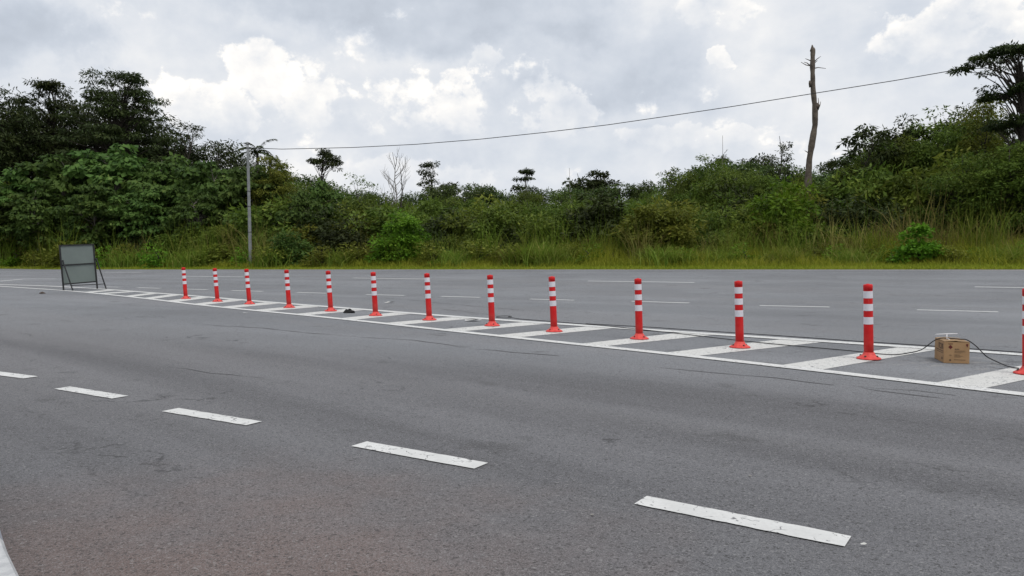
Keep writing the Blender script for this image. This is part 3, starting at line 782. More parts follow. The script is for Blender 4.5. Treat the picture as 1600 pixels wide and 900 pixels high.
def centres(shape, Hh, R, n, rs, lo):
    z0 = Hh * lo; o = []
    while len(o) < n:
        if shape == 'dome':
            v = rs.normal(0, 1, 3); v /= np.linalg.norm(v); v *= rs.uniform(.45, .93)
            if v[2] < -.75: continue
            c = np.array([v[0] * R, v[1] * R, z0 + (Hh - z0) * (.5 + .5 * v[2])])
        elif shape == 'spread':
            a = rs.uniform(0, 6.283); t = rs.rand() ** .8; q = R * (1 - t ** 3 * .66) * math.sqrt(rs.uniform(.03, 1)) * (1 + .22 * math.sin(3 * a + 5 * t))
            t = .5 * round(t * 6) / 6 + .5 * t + rs.normal(0, .03)
            c = np.array([q * math.cos(a), q * math.sin(a), z0 + (Hh - z0) * min(max(t, 0), 1) * (1 - .10 * (q / R) ** 2)])
        elif shape == 'tiers':
            k = rs.choice(3, p=[.22, .26, .52]); a = rs.uniform(0, 6.283); rr = R * (.62, .78, 1.0)[k] * math.sqrt(rs.uniform(.04, 1)) * (1 + .2 * math.sin(2 * a + k * 2))
            c = np.array([rr * math.cos(a), rr * math.sin(a), z0 + (Hh - z0) * ((.0, .42, .98)[k] - (.05, .08, .17)[k] * (rr / R) ** 2 + rs.normal(0, .03))])
        elif shape == 'umbrella':
            a = rs.uniform(0, 6.283); q = R * math.sqrt(rs.rand()) * .92
            c = np.array([q * math.cos(a), q * math.sin(a), Hh - (Hh - z0) * (.06 + .5 * (q / R) ** 2 + rs.uniform(0, .42) * rs.rand())])
        elif shape == 'layer':
            k = rs.randint(0, 5); a = rs.uniform(0, 6.283); rr = R * (1.0, .95, .8, .6, .32)[k] * math.sqrt(rs.uniform(.08, 1))
            c = np.array([rr * math.cos(a), rr * math.sin(a), z0 + (Hh - z0) * ((.1, .33, .56, .78, .96)[k] - .10 * (rr / R) ** 2 + rs.normal(0, .02))])
        elif shape == 'column':
            a = rs.uniform(0, 6.283); t = rs.rand(); q = R * math.sqrt(rs.rand()) * (1 - .45 * abs(t - .4))
            c = np.array([q * math.cos(a), q * math.sin(a), z0 + (Hh - z0) * t])
        else:   # bush
            v = rs.normal(0, 1, 3); v /= np.linalg.norm(v); v *= rs.uniform(.35, .95)
            c = np.array([v[0] * R, v[1] * R, Hh * .06 + abs(v[2]) * Hh * .9])
        o.append(c)
    return np.array(o)

def make_tree(name, Hh, R, shape='dome', n=40, cr=1.0, flat=.6, per=130, leaf=.3, asp=.45, droop=.3, lo=.35, mat='lf_mid', bark='bark', tr=None, seed=1, bend=.03, xs=1.0, nl=None):
    """an Empty > trunk, crown; built round the origin"""
    rs = np.random.RandomState(seed); r = empty(name)
    tr = tr or Hh * .018
    C = centres(shape, Hh - cr * flat * .8, max(R - cr * .8, R * .4), n, rs, lo); C[:, 0] *= xs
    top = Hh * (.9 if shape != 'bush' else .6)
    trunk = [np.array([0, 0, -.15])]
    for k in range(1, 7):
        trunk.append(np.array([rs.normal(0, bend) * Hh * k / 6, rs.normal(0, bend) * Hh * k / 6, top * k / 6]))
    m = MB(); m.tube(trunk, [tr * (1.25 - 1.1 * k / 6) for k in range(7)], 8)
    limbs(m, trunk, C[:nl] if nl else C, tr, rs, *((.35, .85) if shape == 'bush' else (.72, .96)))
    m.build('trunk' if shape != 'bush' else 'stem', M[bark], r)
    V, Fq, rn = clumps(C, cr * rs.uniform(.65, 1.25, len(C)), flat, per, leaf, asp, droop, rs)
    link('crown' if shape != 'bush' else 'foliage', quad_mesh(name + '_leaves', V, Fq, rn), M[mat], r)
    r['h'] = float(np.percentile(V[:, 2], 99.6))
    return r
ROOTS = []
def set_at(r, px, Y, top_py=None, wscale=1.0, rz=None, sc=None):
    x = at_depth(px, 399, Y).x
    z = H(x, Y)
    r.location = (x, Y, z - .03)
    if top_py is not None:
        sc = (at_depth(px, top_py, Y).z - z) / r['h']
    sc = sc or 1.0
    r.scale = (sc * wscale, sc * wscale, sc)
    if rz is not None: r.rotation_euler = (0, 0, rz)
    return r

def near(px):
    for lim, ph in ((230, 'beyond the folding sign'), (350, 'between folding sign and utility pole'), (520, 'around the utility pole'), (720, 'around the bright rounded bush'), (880, 'near the small layered tree'),
                    (1060, 'near the far flat-topped tree'), (1340, 'around the dead trunk'), (1500, 'behind the large-leaved verge bush')):
        if px < lim: return ph
    return 'by the tall layered tree'
used = set()
def place(proto_, px, Y, top, w=1.0, label=None, cat=None, group=None, rz=None):
    o = proto_ if proto_.name not in used else copy_tree(proto_)
    used.add(proto_.name)
    set_at(o, px, Y, top, w, RS.uniform(0, 6.28) if rz is None else rz)
    if group: label += ' ' + near(px)
    tag(o, label, cat, group); return o

# ---- tall dark trees on the left
t = make_tree('forest_tree', 22, 7.4, 'spread', 200, 1.15, .36, 120, .42, .32, .55, .36, 'lf_dark', seed=3, tr=.34)
place(t, 193, 88, 116, 1.0, 'tall dark layered forest tree rising above the broad-leaved trees, its crown widest of all', 'tree', rz=.4)
t = make_tree('forest_tree', 21, 6.4, 'spread', 130, 1.1, .4, 120, .42, .32, .6, .36, 'lf_dark', seed=14, tr=.34)
place(t, 82, 92, 129, .95, 'tall dark forest tree with arching feathery top left of the widest dark crown', 'tree', rz=1.0)
t = make_tree('forest_tree', 20, 6.5, 'dome', 150, 1.4, .6, 140, .42, .34, .5, .25, 'lf_dark', seed=25, tr=.36)
place(t, -12, 86, 136, .95, 'dense dark forest tree farthest from the utility pole beyond the folding sign', 'tree', rz=2.0)
t = make_tree('forest_tree', 16, 3.6, 'spread', 46, .7, .45, 60, .32, .32, .3, .45, 'lf_dark', seed=31, tr=.16)
place(t, 300, 90, 191, 1.1, 'slender dark tree with lacy top between wide dark crown and utility pole', 'tree', rz=0)
t = make_tree('forest_tree', 15, 4.5, 'dome', 80, 1.3, .5, 110, .4, .34, .5, .25, 'lf_dark', seed=33, tr=.25)
for px, Y, top in ((250, 96, 192), (340, 92, 222), (35, 98, 165), (130, 98, 160), (372, 95, 235), (215, 98, 175), (165, 94, 170), (80, 96, 175), (280, 93, 215)):
    place(t, px, Y, top, 1.1, 'dark rounded forest tree filling in behind the broad-leaved trees', 'tree', 'dark trees behind the broad-leaved ones')

# ---- broad-leaved pioneer trees
BL = [make_tree('broadleaf_tree', 10.5, 5.0, 'dome', 85, 1.0, .42, 62, .50, .72, .75, .18, 'lf_broad', seed=40 + i, tr=.16, bark='bark_pale') for i in range(3)]
for i, (px, Y, top, w) in enumerate(((35, 76, 268, 1.0), (105, 77, 246, 1.0), (188, 77, 233, 1.05), (262, 75, 247, 1.0), (330, 73, 256, .95), (395, 72, 262, .8), (500, 70, 285, .75),
                                     (150, 72, 285, .9), (230, 71, 290, .9), (60, 73, 295, .9), (310, 69, 300, .9), (0, 74, 300, .9), (470, 66, 300, .7))):
    place(BL[i % 3], px, Y, top, w, 'pioneer tree with big drooping bright green leaves', 'tree', 'broad-leaved trees behind the folding sign')

# ---- shrub kinds
def shrub(mat, seed, leaf=.2, asp=.45, per=120, n=42, droop=.2, cr=.62, R=1.9, Hh=3.2, flat=.7):
    return make_tree('shrub', Hh, R, 'bush', n, cr, flat, per, leaf, asp, droop, 0, mat, seed=seed, tr=.06, nl=14)
SH = {'mid': [shrub('lf_mid', 60 + i) for i in range(3)], 'dark': [shrub('lf_dark', 70 + i, .22) for i in range(2)],
      'olive': [shrub('lf_olive', 80 + i, .2, .35) for i in range(2)], 'brown': [shrub('lf_brown', 90 + i, .2, .25, 110, droop=.1) for i in range(2)],
      'bright': [shrub('lf_bright', 95, .2, .42, 120)], 'broad': [shrub('lf_broad', 97 + i, .34, .6, 60, droop=.5) for i in range(2)]}
LAB = {'mid': ('mid green leafy shrub in the roadside thicket', 'mid green shrubs in the thicket'),
       'dark': ('dark green shrub in the roadside thicket', 'dark shrubs in the thicket'),
       'olive': ('olive yellow-green shrub with narrow leaves in the roadside thicket', 'olive shrubs in the thicket'),
       'brown': ('brownish half-dry scrub bush in the roadside thicket', 'dry scrub bushes in the thicket'),
       'bright': ('small fresh green shrub at the foot of the thicket', 'fresh green shrubs in the thicket'),
       'broad': ('shrub with large drooping leaves in the roadside thicket', 'large-leaved shrubs in the thicket')}
def sh(kind, px, off, top, w=1.0):
    p = SH[kind][RS.randint(len(SH[kind]))]
    place(p, px, YE(px) + off, top, w, LAB[kind][0], 'shrub', LAB[kind][1])

sky_px = [(-60, 290), (0, 285), (60, 275), (190, 270), (380, 268), (420, 258), (460, 275), (500, 288), (540, 297), (600, 303), (660, 303), (700, 297), (800, 296), (900, 295), (950, 294),
          (1000, 291), (1040, 280), (1080, 268), (1110, 256), (1150, 262), (1200, 258), (1240, 266), (1270, 276), (1310, 266), (1340, 240), (1370, 215), (1400, 200), (1440, 190), (1480, 180),
          (1530, 172), (1570, 195), (1600, 205), (1700, 190)]
pick = lambda ks, ps: ks[RS.choice(len(ks), p=ps)]
# front row of shrubs just behind the tall grass
px = -50
while px < 1660:
    if px < 130: k = pick(['brown', 'mid', 'olive'], [.6, .25, .15])
    elif px < 480: k = pick(['mid', 'dark', 'olive', 'broad'], [.4, .25, .2, .15])
    elif px < 1050: k = pick(['mid', 'olive', 'brown', 'dark'], [.4, .3, .1, .2])
    else: k = pick(['mid', 'olive', 'brown', 'dark'], [.38, .24, .2, .18])
    sh(k, px, RS.uniform(7.5, 10.5), RS.uniform(334, 374), RS.uniform(.85, 1.35))
    px += RS.uniform(34, 62)
# second and third rows climbing towards the skyline
for off, f0, f1, step in ((12, .16, .55, 46), (16, .42, .84, 48)):
    px = -50
    while px < 1670:
        top = 352 + (interp(sky_px, px) - 352) * RS.uniform(f0, f1)
        if px < 420: k = pick(['mid', 'dark', 'broad'], [.45, .25, .3])
        elif px < 1050: k = pick(['mid', 'dark', 'olive'], [.6, .22, .18])
        else: k = pick(['mid', 'dark', 'olive'], [.55, .25, .2])
        sh(k, px, off + RS.uniform(-1.2, 1.6), top, RS.uniform(.75, 1.15) * (1.0 if top > 300 else .75))
        px += step * RS.uniform(.75, 1.2)
# ---- secondary-growth trees that make the skyline mass
YG = [make_tree('young_tree', 9, 3.4, 'dome', 62, .95, .6, 120, .27, .42, .3, .12, 'lf_mid', seed=110 + i, tr=.1) for i in range(4)]
FT = [make_tree('woodland_tree', 11, 4.2, 'dome', 60, 1.2, .6, 120, .34, .45, .3, .1, 'lf_far', seed=120 + i, tr=.14) for i in range(3)]
px = -60; i = 0
while px < 1680:
    s = interp(sky_px, px)
    if 400 < px < 1045:
        for off, dy in ((22, 38), (32, 24), (44, 13)):
            place(YG[i % 4], px + RS.uniform(-14, 14), YE(px) + off, s + dy + RS.uniform(-9, 9), RS.uniform(.75, 1.2), 'young green tree in the low wood behind the thicket', 'tree', 'young trees of the low wood'); i += 1
        place(FT[i % 3], px + RS.uniform(-14, 14), YE(px) + 66, s + RS.uniform(-8, 8), RS.uniform(.7, 1.1), 'distant rounded tree on the skyline of the low wood', 'tree', 'distant skyline trees')
    elif px >= 1045:
        place(YG[i % 4], px + RS.uniform(-10, 10), YE(px) + 20, s + RS.uniform(4, 30), RS.uniform(.7, .95), 'green tree on the tall bank of growth', 'tree', 'trees on the tall bank of growth'); i += 1
        place(YG[(i + 1) % 4], px + RS.uniform(-10, 10), YE(px) + 27, s + RS.uniform(-6, 22), RS.uniform(.55, .8), 'green tree on the tall bank of growth', 'tree', 'trees on the tall bank of growth')
        if px < 1360: place(FT[i % 3], px, YE(px) + 50, s + RS.uniform(-8, 4), RS.uniform(.9, 1.2), 'distant rounded tree on the skyline of the low wood', 'tree', 'distant skyline trees')
    else:
        place(FT[i % 3], px, YE(px) + 32, s + RS.uniform(-5, 10), 1.0, 'distant rounded tree on the skyline of the low wood', 'tree', 'distant skyline trees'); i += 1
    px += 27

for px_, off_, top_ in ((1548, 10, 240), (1580, 9, 228), (1612, 9.5, 222), (1645, 10, 210), (1500, 11, 240)):
    place(YG[i % 4], px_, YE(px_) + off_, top_, .95, 'green tree on the tall bank of growth', 'tree', 'trees on the tall bank of growth'); i += 1
# ---- single trees that stand out
def single(label, px, Y, top, rz=0.0, w=1.0, cat='tree', **kw):
    nm = kw.pop('name', 'tree')
    t = make_tree(nm, **kw); return place(t, px, Y, top, w, label, cat, rz=rz)
single('umbrella-shaped tree with bare trunk right of the utility pole', 508, 105, 232, Hh=16, R=2.9, shape='umbrella', n=34, cr=.75, flat=.5, per=90, leaf=.34, asp=.4, droop=.4, lo=.68, mat='lf_dark', seed=201, tr=.17)
single('lone dark tree with ragged separate leaf clumps beside the bare tree', 672, 130, 253, name='lone_tree', Hh=16, R=2.4, shape='column', n=24, cr=.95, flat=.6, per=110, leaf=.4, asp=.42, droop=.4, lo=.42, mat='lf_dark', seed=208, tr=.2)
single('small tree with flat spreading layers and thin pale trunk above the low wood', 821, 100, 264, Hh=12, R=2.6, shape='layer', n=30, cr=.65, flat=.4, per=80, leaf=.34, asp=.36, droop=.45, lo=.6, mat='lf_dark', bark='bark_pale', seed=203, tr=.09)
single('wide dark flat-topped tree standing far off above the low wood', 937, 185, 268, Hh=20, R=5.4, shape='umbrella', n=44, cr=1.4, flat=.6, per=110, leaf=.6, asp=.5, droop=.3, lo=.45, mat='lf_dark', seed=204, tr=.3)
single('small round dark tree next to the far flat-topped tree', 906, 185, 279, Hh=17, R=3.0, n=22, cr=1.2, per=110, leaf=.6, asp=.5, mat='lf_dark', seed=205, tr=.25)
single('ragged small dark tree at the outer side of the far round tree', 888, 180, 282, Hh=17, R=2.0, n=16, cr=1.0, per=80, leaf=.6, asp=.5, mat='lf_dark', seed=206, tr=.25)
single('dark dome-shaped treetop nearest the lone ragged tree', 706, 135, 287, Hh=13, R=2.6, n=36, cr=1.0, per=140, leaf=.4, lo=.2, mat='lf_dark', seed=207, tr=.2)
single('broad green dome-shaped treetop between lone ragged tree and layered tree', 747, 132, 288, Hh=13, R=3.4, n=36, cr=1.0, per=130, leaf=.4, lo=.2, mat='lf_far', seed=209, tr=.2)
single('wispy light green tall shrub with loose sprays above the low wood, right of umbrella tree', 562, 84, 272, Hh=9, R=2.4, shape='column', n=34, cr=.55, per=38, leaf=.26, asp=.35, droop=.2, lo=.4, mat='lf_mid', seed=210, tr=.07)
single('climber-covered rounded tree just right of the utility pole', 428, 72, 247, Hh=10.5, R=2.6, n=70, cr=.75, per=150, leaf=.24, asp=.4, droop=.6, lo=.1, mat='lf_olive', seed=211, tr=.15)
single('loose-leaved light green tree at the start of the tall bank', 1112, 66, 241, Hh=9.5, R=2.0, shape='column', n=40, cr=.55, per=50, leaf=.26, asp=.45, droop=.2, lo=.25, mat='lf_mid', seed=212, tr=.08)
single('small tree with sparse tip leaves where the tall bank begins', 1046, 70, 262, Hh=8.5, R=1.6, shape='column', n=24, cr=.5, per=44, leaf=.26, asp=.45, droop=.2, lo=.3, mat='lf_mid', seed=213, tr=.07)
single('flat-topped dark tree behind the bare twig', 1126, 96, 243, Hh=14, R=3.0, shape='umbrella', n=22, cr=.9, flat=.45, per=80, leaf=.36, lo=.6, mat='lf_dark', seed=214, tr=.15)
single('flat-topped dark tree behind the sparse-leaved tree', 1188, 98, 243, Hh=14, R=4.0, shape='umbrella', n=30, cr=1.0, flat=.45, per=90, leaf=.36, lo=.6, mat='lf_dark', seed=215, tr=.15)
single('dark flat distant treetop right behind the dead trunk', 1300, 110, 250, Hh=15, R=3.8, shape='umbrella', n=26, cr=1.0, flat=.4, per=90, leaf=.4, lo=.6, mat='lf_dark', seed=216, tr=.16)
single('open crowned tree with leaf rosettes at branch ends on edge of tall bank', 1352, 57, 194, Hh=9.6, R=2.5, shape='umbrella', n=30, cr=.42, flat=.5, per=30, leaf=.42, asp=.36, droop=.5, lo=.35, mat='lf_dark', seed=217, tr=.08)
for px_, top_, sd in ((1405, 186, 220), (1455, 172, 221), (1500, 168, 222)):
    single(('bushy dark green tree crowning the tall bank beside the rosette-leaved tree', 'bushy dark green tree in the middle of the tall bank top', 'bushy dark green tree next to the light green slender tree')[sd - 220],
           px_, 60 - (sd - 220), top_, Hh=11, R=2.6, n=66, cr=.8, per=100, leaf=.3, asp=.38, droop=.35, lo=.25, mat='lf_dark' if sd != 221 else 'lf_mid', seed=sd, tr=.12)
single('slender light olive-green tree in front of the tall layered dark tree', 1534, 52, 150, Hh=11, R=1.8, shape='column', n=60, cr=.6, per=75, leaf=.24, asp=.4, droop=.4, lo=.3, mat='lf_olive', seed=224, tr=.1)
single('tall dark tree with flat spreading layers where the overhead wire ends', 1592, 47, 71, rz=.6, name='forest_tree', Hh=14, R=3.7, shape='tiers', n=95, cr=.66, flat=.30, per=130, leaf=.27, asp=.32, droop=.5, lo=.66, mat='lf_dark', seed=226, tr=.26, bend=.012)
single('thin dark understorey tree below the tall layered tree', 1575, 54, 180, Hh=9, R=3.0, shape='layer', n=60, cr=.6, flat=.5, per=60, leaf=.28, asp=.32, droop=.5, lo=.2, mat='lf_dark', seed=227, tr=.12)
# roadside bushes that stand out
def bush(label, px, off, top, w, mat, seed, leaf, asp, n=60, per=130, droop=.2, cr=.5, Hh=3.2, R=1.9):
    t = make_tree('bush', Hh, R, 'bush', n, cr, .7, per, leaf, asp, droop, 0, mat, seed=seed, tr=.05, nl=16)
    place(t, px, YE(px) + off, top, w, label, 'bush', rz=1.0)
bush('bright green rounded bush standing out in the roadside grass', 626, 6.0, 334, 1.0, 'lf_bright', 301, .2, .38, 95, 130)
bush('low bright bush with large rounded yellow-green leaves on the verge', 1436, 3.6, 350, .9, 'lf_bright', 302, .24, .75, 40, 46, .1, .42)
bush('sprawling leafy green bush at the foot of the utility pole', 452, 5.5, 362, 1.15, 'lf_broad', 303, .24, .5, 60, 80)
bush('feathery yellow-green bush behind the tall grass clumps', 1030, 8.0, 318, 1.1, 'lf_olive', 304, .24, .32, 70, 110)
bush('dense dark bush between the two tall grass clumps', 935, 12.0, 305, 1.3, 'lf_dark', 305, .22, .4, 80, 120)
bush('fresh green bush with upright shoots on the tall bank', 1232, 11.0, 283, .9, 'lf_bright', 306, .22, .4, 60, 90)

# ---- bare trees
def bare(name, label, px, Y, top, spread, n, seed, mat, r0, start=.3, leafy=0):
    rs = random.Random(seed); x = at_depth(px, 399, Y).x; z = H(x, Y); Hh = at_depth(px, top, Y).z - z
    r = empty(name, (x, Y, z)); m = MB()
    trunk = [Vector((rs.uniform(-.02, .02) * Hh * (k > 0), rs.uniform(-.02, .02) * Hh, Hh * k / 8 - (.1 if k == 0 else 0))) for k in range(9)]
    m.tube(trunk, [r0 * (1.1 - k / 8) + .012 for k in range(9)], 7); m.build('trunk', mat, r)
    tips = []; b_ = MB()
    for i in range(n):
        h = Hh * (start + (0.9 - start) * i / n); a = rs.uniform(0, 6.283)
        L = spread * (1.05 - .65 * (h / Hh)) * rs.uniform(.7, 1.2)
        p = Vector((0, 0, h)); p.x = np.interp(h, [q.z for q in trunk], [q.x for q in trunk]); p.y = np.interp(h, [q.z for q in trunk], [q.y for q in trunk])
        d = Vector((math.cos(a), math.sin(a), rs.uniform(.5, 1.0))).normalized(); pts = [p]
        for k in range(5):
            d = (d + Vector((rs.uniform(-.2, .2), rs.uniform(-.2, .2), .16))).normalized(); pts.append(pts[-1] + d * L / 5)
            if k > 0:
                for q in range(2):
                    e = (d + Vector((rs.uniform(-.9, .9), rs.uniform(-.9, .9), rs.uniform(-.1, .6)))).normalized()
                    w1 = pts[-1] + e * L * .2; w2 = w1 + (e + Vector((0, 0, .4))).normalized() * L * .18
                    b_.tube([pts[-1], w1, w2], [.016, .012, .006], 4, cap=False); tips.append(w2)
        b_.tube(pts, [r0 * .38, r0 * .32, r0 * .26, r0 * .2, r0 * .14, .008], 5, cap=False); tips.append(pts[-1])
    b_.build('branches', mat, r)
    if leafy:
        rn = np.random.RandomState(seed); T = np.array([tuple(t_) for t_ in tips if rs.random() < leafy])
        V, Fq, q = clumps(T, np.full(len(T), .22), .8, 9, .24, .45, .3, rn); link('crown', quad_mesh('sparse_leaves', V, Fq, q), M['lf_dark'], r)
    tag(r, label, 'tree'); return r
bare('bare_tree', 'leafless pale tree with fine upswept branches above the low wood', 618, 85, 238, 3.6, 16, 5, M['twig'], .11, .45)
bare('bare_tree', 'dead slender trunk stub beside the leafless pale tree', 628, 86, 263, .5, 3, 6, M['bark'], .16, .7)
bare('bare_tree', 'thin leafless forked twig above the dark flat-topped tree', 1130, 74, 212, 1.2, 6, 8, M['twig'], .04, .6)
bare('bare_tree', 'sparse tree with a few small leaves on bare branches near the dead trunk', 1216, 64, 213, 2.2, 10, 9, M['bark'], .07, .55, .75)
bare('bare_tree', 'single thin dry stem poking above the low wood before the far dark trees', 892, 75, 262, .3, 2, 12, M['twig'], .03, .75)

# ---- dead trunk
Y = 60.0
path = [(1262, 330), (1263, 275), (1264.5, 250), (1269, 222), (1273.5, 195), (1273.5, 170), (1270.5, 140), (1269.5, 105), (1270, 84), (1269.5, 76)]
P3 = [at_depth(a, b, Y) for a, b in path]; g0 = P3[0].copy(); g0.z = H(g0.x, Y) - .1
P3 = [g0] + P3
dead = empty('dead_tree', (g0.x, g0.y, g0.z + .1)); o3 = [p - Vector(dead.location) for p in P3]
fine_p = []
for a, b in zip(o3, o3[1:]):
    for k in range(4): fine_p.append(a.lerp(b, k / 4))
fine_p.append(o3[-1])
rr = random.Random(4); n_ = len(fine_p)
m = MB(); m.tube(fine_p, [(.27 - .12 * (i / n_)) * (1 + rr.uniform(-.12, .14)) for i in range(n_)], 10); m.build('trunk', M['bark_dead'], dead)
def dp(px, py, dy=0.0): return at_depth(px, py, Y) - Vector(dead.location) + Vector((0, dy, 0))
m = MB(); m.tube([dp(1268.5, 80), dp(1269.3, 74), dp(1269, 70)], [.16, .1, .03], 6); m.build('splintered_tip', M['bark_dead'], dead)
m = MB(); m.tube([dp(1271.5, 84), dp(1272, 78), dp(1271.8, 74.5)], [.12, .1, .05], 6); m.build('splintered_tip', M['bark_dead'], dead)
m = MB(); m.tube([dp(1275, 170), dp(1276.5, 165), dp(1276.5, 161)], [.22, .24, .12], 7); m.build('broken_stub', M['bark_dead'], dead)
m = MB(); m.tube([dp(1267, 136), dp(1266, 130), dp(1265.5, 126)], [.14, .13, .08], 7); m.build('broken_stub', M['bark_dead'], dead)
for q in ([(1271, 107), (1279, 105), (1292, 106)], [(1271, 98), (1277, 92), (1284, 87)], [(1271, 100), (1278, 94)], [(1268, 103), (1260, 101), (1253, 96)], [(1268, 104), (1262, 98), (1258, 96)], [(1267, 95), (1259, 91)],
          [(1277, 168), (1280, 160), (1280, 152)], [(1278, 172), (1282, 164), (1284, 158)], [(1276, 190), (1279, 186)], [(1262, 238), (1258, 235)]):
    m = MB(); m.tube([dp(*p, .1 * i) for i, p in enumerate(q)], [.05, .035, .018][:len(q)] if len(q) > 2 else [.045, .018], 5); m.build('dead_twig', M['bark_dead'], dead)
tag(dead, 'tall crooked dead trunk with broken top and a few dry twigs', 'tree')

# ---- palm behind the utility pole
def palm(px, py, Y):
    c = at_depth(px, py, Y); z = H(c.x, Y); r = empty('palm', (c.x, c.y, z)); hh = c.z - z
    m = MB(); m.tube([(0, 0, -.1), (.1, 0, hh * .5), (0, 0, hh)], [.2, .16, .14], 8); m.build('trunk', M['bark'], r)
    rs = np.random.RandomState(8)
    specs = [(0.1, 1.35, 3.0), (2.9, 1.35, 2.2), (1.2, .8, 2.5), (4.0, .8, 2.6), (5.2, .9, 2.5), (2.2, .5, 2.6), (3.4, .4, 2.6), (0.6, .3, 2.6), (5.8, .2, 2.6), (3.0, 1.0, 2.3)]
    for a, el, L in specs:
        d = np.array([math.cos(a) * math.cos(el), math.sin(a) * math.cos(el), math.sin(el)]); p = np.array([0, 0, hh]); pts = [p]
        hor = np.array([math.cos(a), math.sin(a), 0])
        for k in range(10):
            d = d + hor * .07 + np.array([0, 0, -.13]); d /= np.linalg.norm(d); p = p + d * L * .82 / 10; pts.append(p)
        P = []; A = []
        side = np.cross(hor, [0, 0, 1])
        for k in range(1, 11):
            for j in range(5):
                q = pts[k - 1] + (pts[k] - pts[k - 1]) * j / 5
                for s in (-1, 1):
                    P.append(q); A.append(side * s + (pts[k] - pts[k - 1]) / np.linalg.norm(pts[k] - pts[k - 1]) * .7 + np.array([0, 0, -.45]) + rs.normal(0, .12, 3))
        P = np.array(P); A = np.array(A); Ls = np.full(len(P), .55) * rs.uniform(.8, 1.1, len(P))
        V, Fq, q = leaves(P, A, Ls, Ls * .12, rs, rs.rand(len(P)))
        link('frond', quad_mesh('frond', V, Fq, q), M['lf_dark'], r)
    tag(r, 'palm with arching fronds rising behind the utility pole', 'palm')
palm(402, 237, 77)

# ---- reeds and tall grass clumps
def blades(P, Hh, lean, wd, rs, seg=3):
    """curved grass blades rooted at P"""
    n = len(P); az = rs.uniform(0, 6.283, n); dx = np.stack([np.cos(az), np.sin(az), np.zeros(n)], 1); sx = np.stack([-np.sin(az), np.cos(az), np.zeros(n)], 1)
    sx = norm(sx + dx * rs.normal(0, .8, (n, 1)))
    V = np.empty((n, 2 * seg + 1, 3))
    for k in range(seg + 1):
        f = k / seg
        c = P + dx * (lean * Hh * f ** 2)[:, None] + np.array([0, 0, 1.0]) * (Hh * (f - .25 * lean * f ** 2))[:, None]
        if k < seg:
            w = wd[:, None] * (1 - .55 * f) / 2
            V[:, 2 * k] = c - sx * w; V[:, 2 * k + 1] = c + sx * w
        else: V[:, 2 * seg] = c
    b = np.arange(n)[:, None] * (2 * seg + 1)
    Q = np.concatenate([b + np.array([[2 * k, 2 * k + 1, 2 * k + 3, 2 * k + 2]]) for k in range(seg - 1)], 0)
    T = b + np.array([[2 * seg - 2, 2 * seg - 1, 2 * seg]])
    return V.reshape(-1, 3), Q, T
def reed(name, seed, n, Hh, R, mat, lean=.25, wd=.035, plume=True):
    rs = np.random.RandomState(seed); r = empty(name)
    P = np.concatenate([rs.normal(0, R, (n, 2)), np.zeros((n, 1))], 1)
    V, Q, T = blades(P, Hh * rs.uniform(.4, 1.0, n), lean * rs.uniform(.3, 1.9, n), wd * rs.uniform(.7, 1.3, n), rs)
    q = rs.rand(n); link('blades', quad_mesh(name, V, Q, np.concatenate([np.tile(q, 2), q]), T), M[mat], r)
    if plume:
        m = MB(); P2 = []
        for i in range(max(3, n // 22)):
            a = rs.normal(0, R * .7, 2); h = Hh * rs.uniform(.85, 1.12); b = a + rs.normal(0, .08 * Hh, 2)
            m.tube([(a[0], a[1], 0), ((a[0] * .6 + b[0] * .4), (a[1] * .6 + b[1] * .4), h * .6), (b[0], b[1], h)], [.014, .011, .006], 4, cap=False)
            P2.append([b[0], b[1], h])
        m.build('stalk', M['reed_dry'] if 'dry' in mat else M['reed'], r)
    r['h'] = float(Hh); return r
RD = [reed('reed_clump', 400 + i, 90, 3.0, .45, 'reed', .35) for i in range(3)]
RY = [reed('reed_clump', 410 + i, 55, 3.2, .5, 'reed_dry', .4) for i in range(2)]
GC = [reed('grass_clump', 420 + i, 420, 1.9, .55, 'reed', .5, .04, False) for i in range(2)]
for i, (px_, off, top, k) in enumerate(((1292, 6, 305, 1), (1440, 7, 272, 1), (1418, 7.5, 300, 1), (1385, 7, 325, 1), (1462, 6.5, 315, 1), (1530, 6, 290, 0), (1520, 7, 300, 0), (1592, 5, 325, 1), (852, 8, 318, 0),
                                        (835, 7, 330, 0), (870, 8, 325, 0), (722, 8, 350, 0), (1180, 7, 335, 0), (1062, 7, 340, 0), (1110, 6, 345, 1), (1150, 6.5, 340, 0), (1240, 6.5, 330, 0), (1330, 6, 320, 1), (320, 6, 335, 0),
                                        (335, 6, 345, 0), (425, 6.5, 350, 1), (570, 7, 350, 1), (775, 7, 350, 0), (690, 7, 352, 0), (905, 7, 340, 0), (990, 7, 345, 0), (250, 6, 355, 0), (60, 7, 358, 1), (20, 7, 350, 1), (1360, 6.5, 310, 0), (1560, 6.5, 310, 1))):
    if k: place(RY[i % 2], px_, YE(px_) + off, top, 1.0, 'tall dry brown reed clump at the thicket edge', 'reeds', 'dry reed clumps')
    else: place(RD[i % 3], px_, YE(px_) + off, top, 1.0, 'tall green reed clump at the thicket edge', 'reeds', 'green reed clumps')
for i, (px_, off, top, w) in enumerate(((840, 4.5, 362, 1.2), (815, 4.5, 370, 1.1), (1040, 4, 370, 1.4), (1062, 4, 376, 1.3), (1230, 4, 372, 1.2), (1590, 3.5, 365, 1.3), (870, 4.5, 368, 1.1), (430, 4.2, 375, 1.2), (300, 4, 375, 1.2), (1130, 4.2, 376, 1.1), (1330, 4, 374, 1.2), (540, 4.5, 378, 1.2), (720, 4.2, 378, 1.2), (200, 4.2, 380, 1.2))):
    place(GC[i % 2], px_, YE(px_) + off, top, w, 'arching clump of tall green grass on the verge', 'grass clump', 'tall grass clumps on the verge')
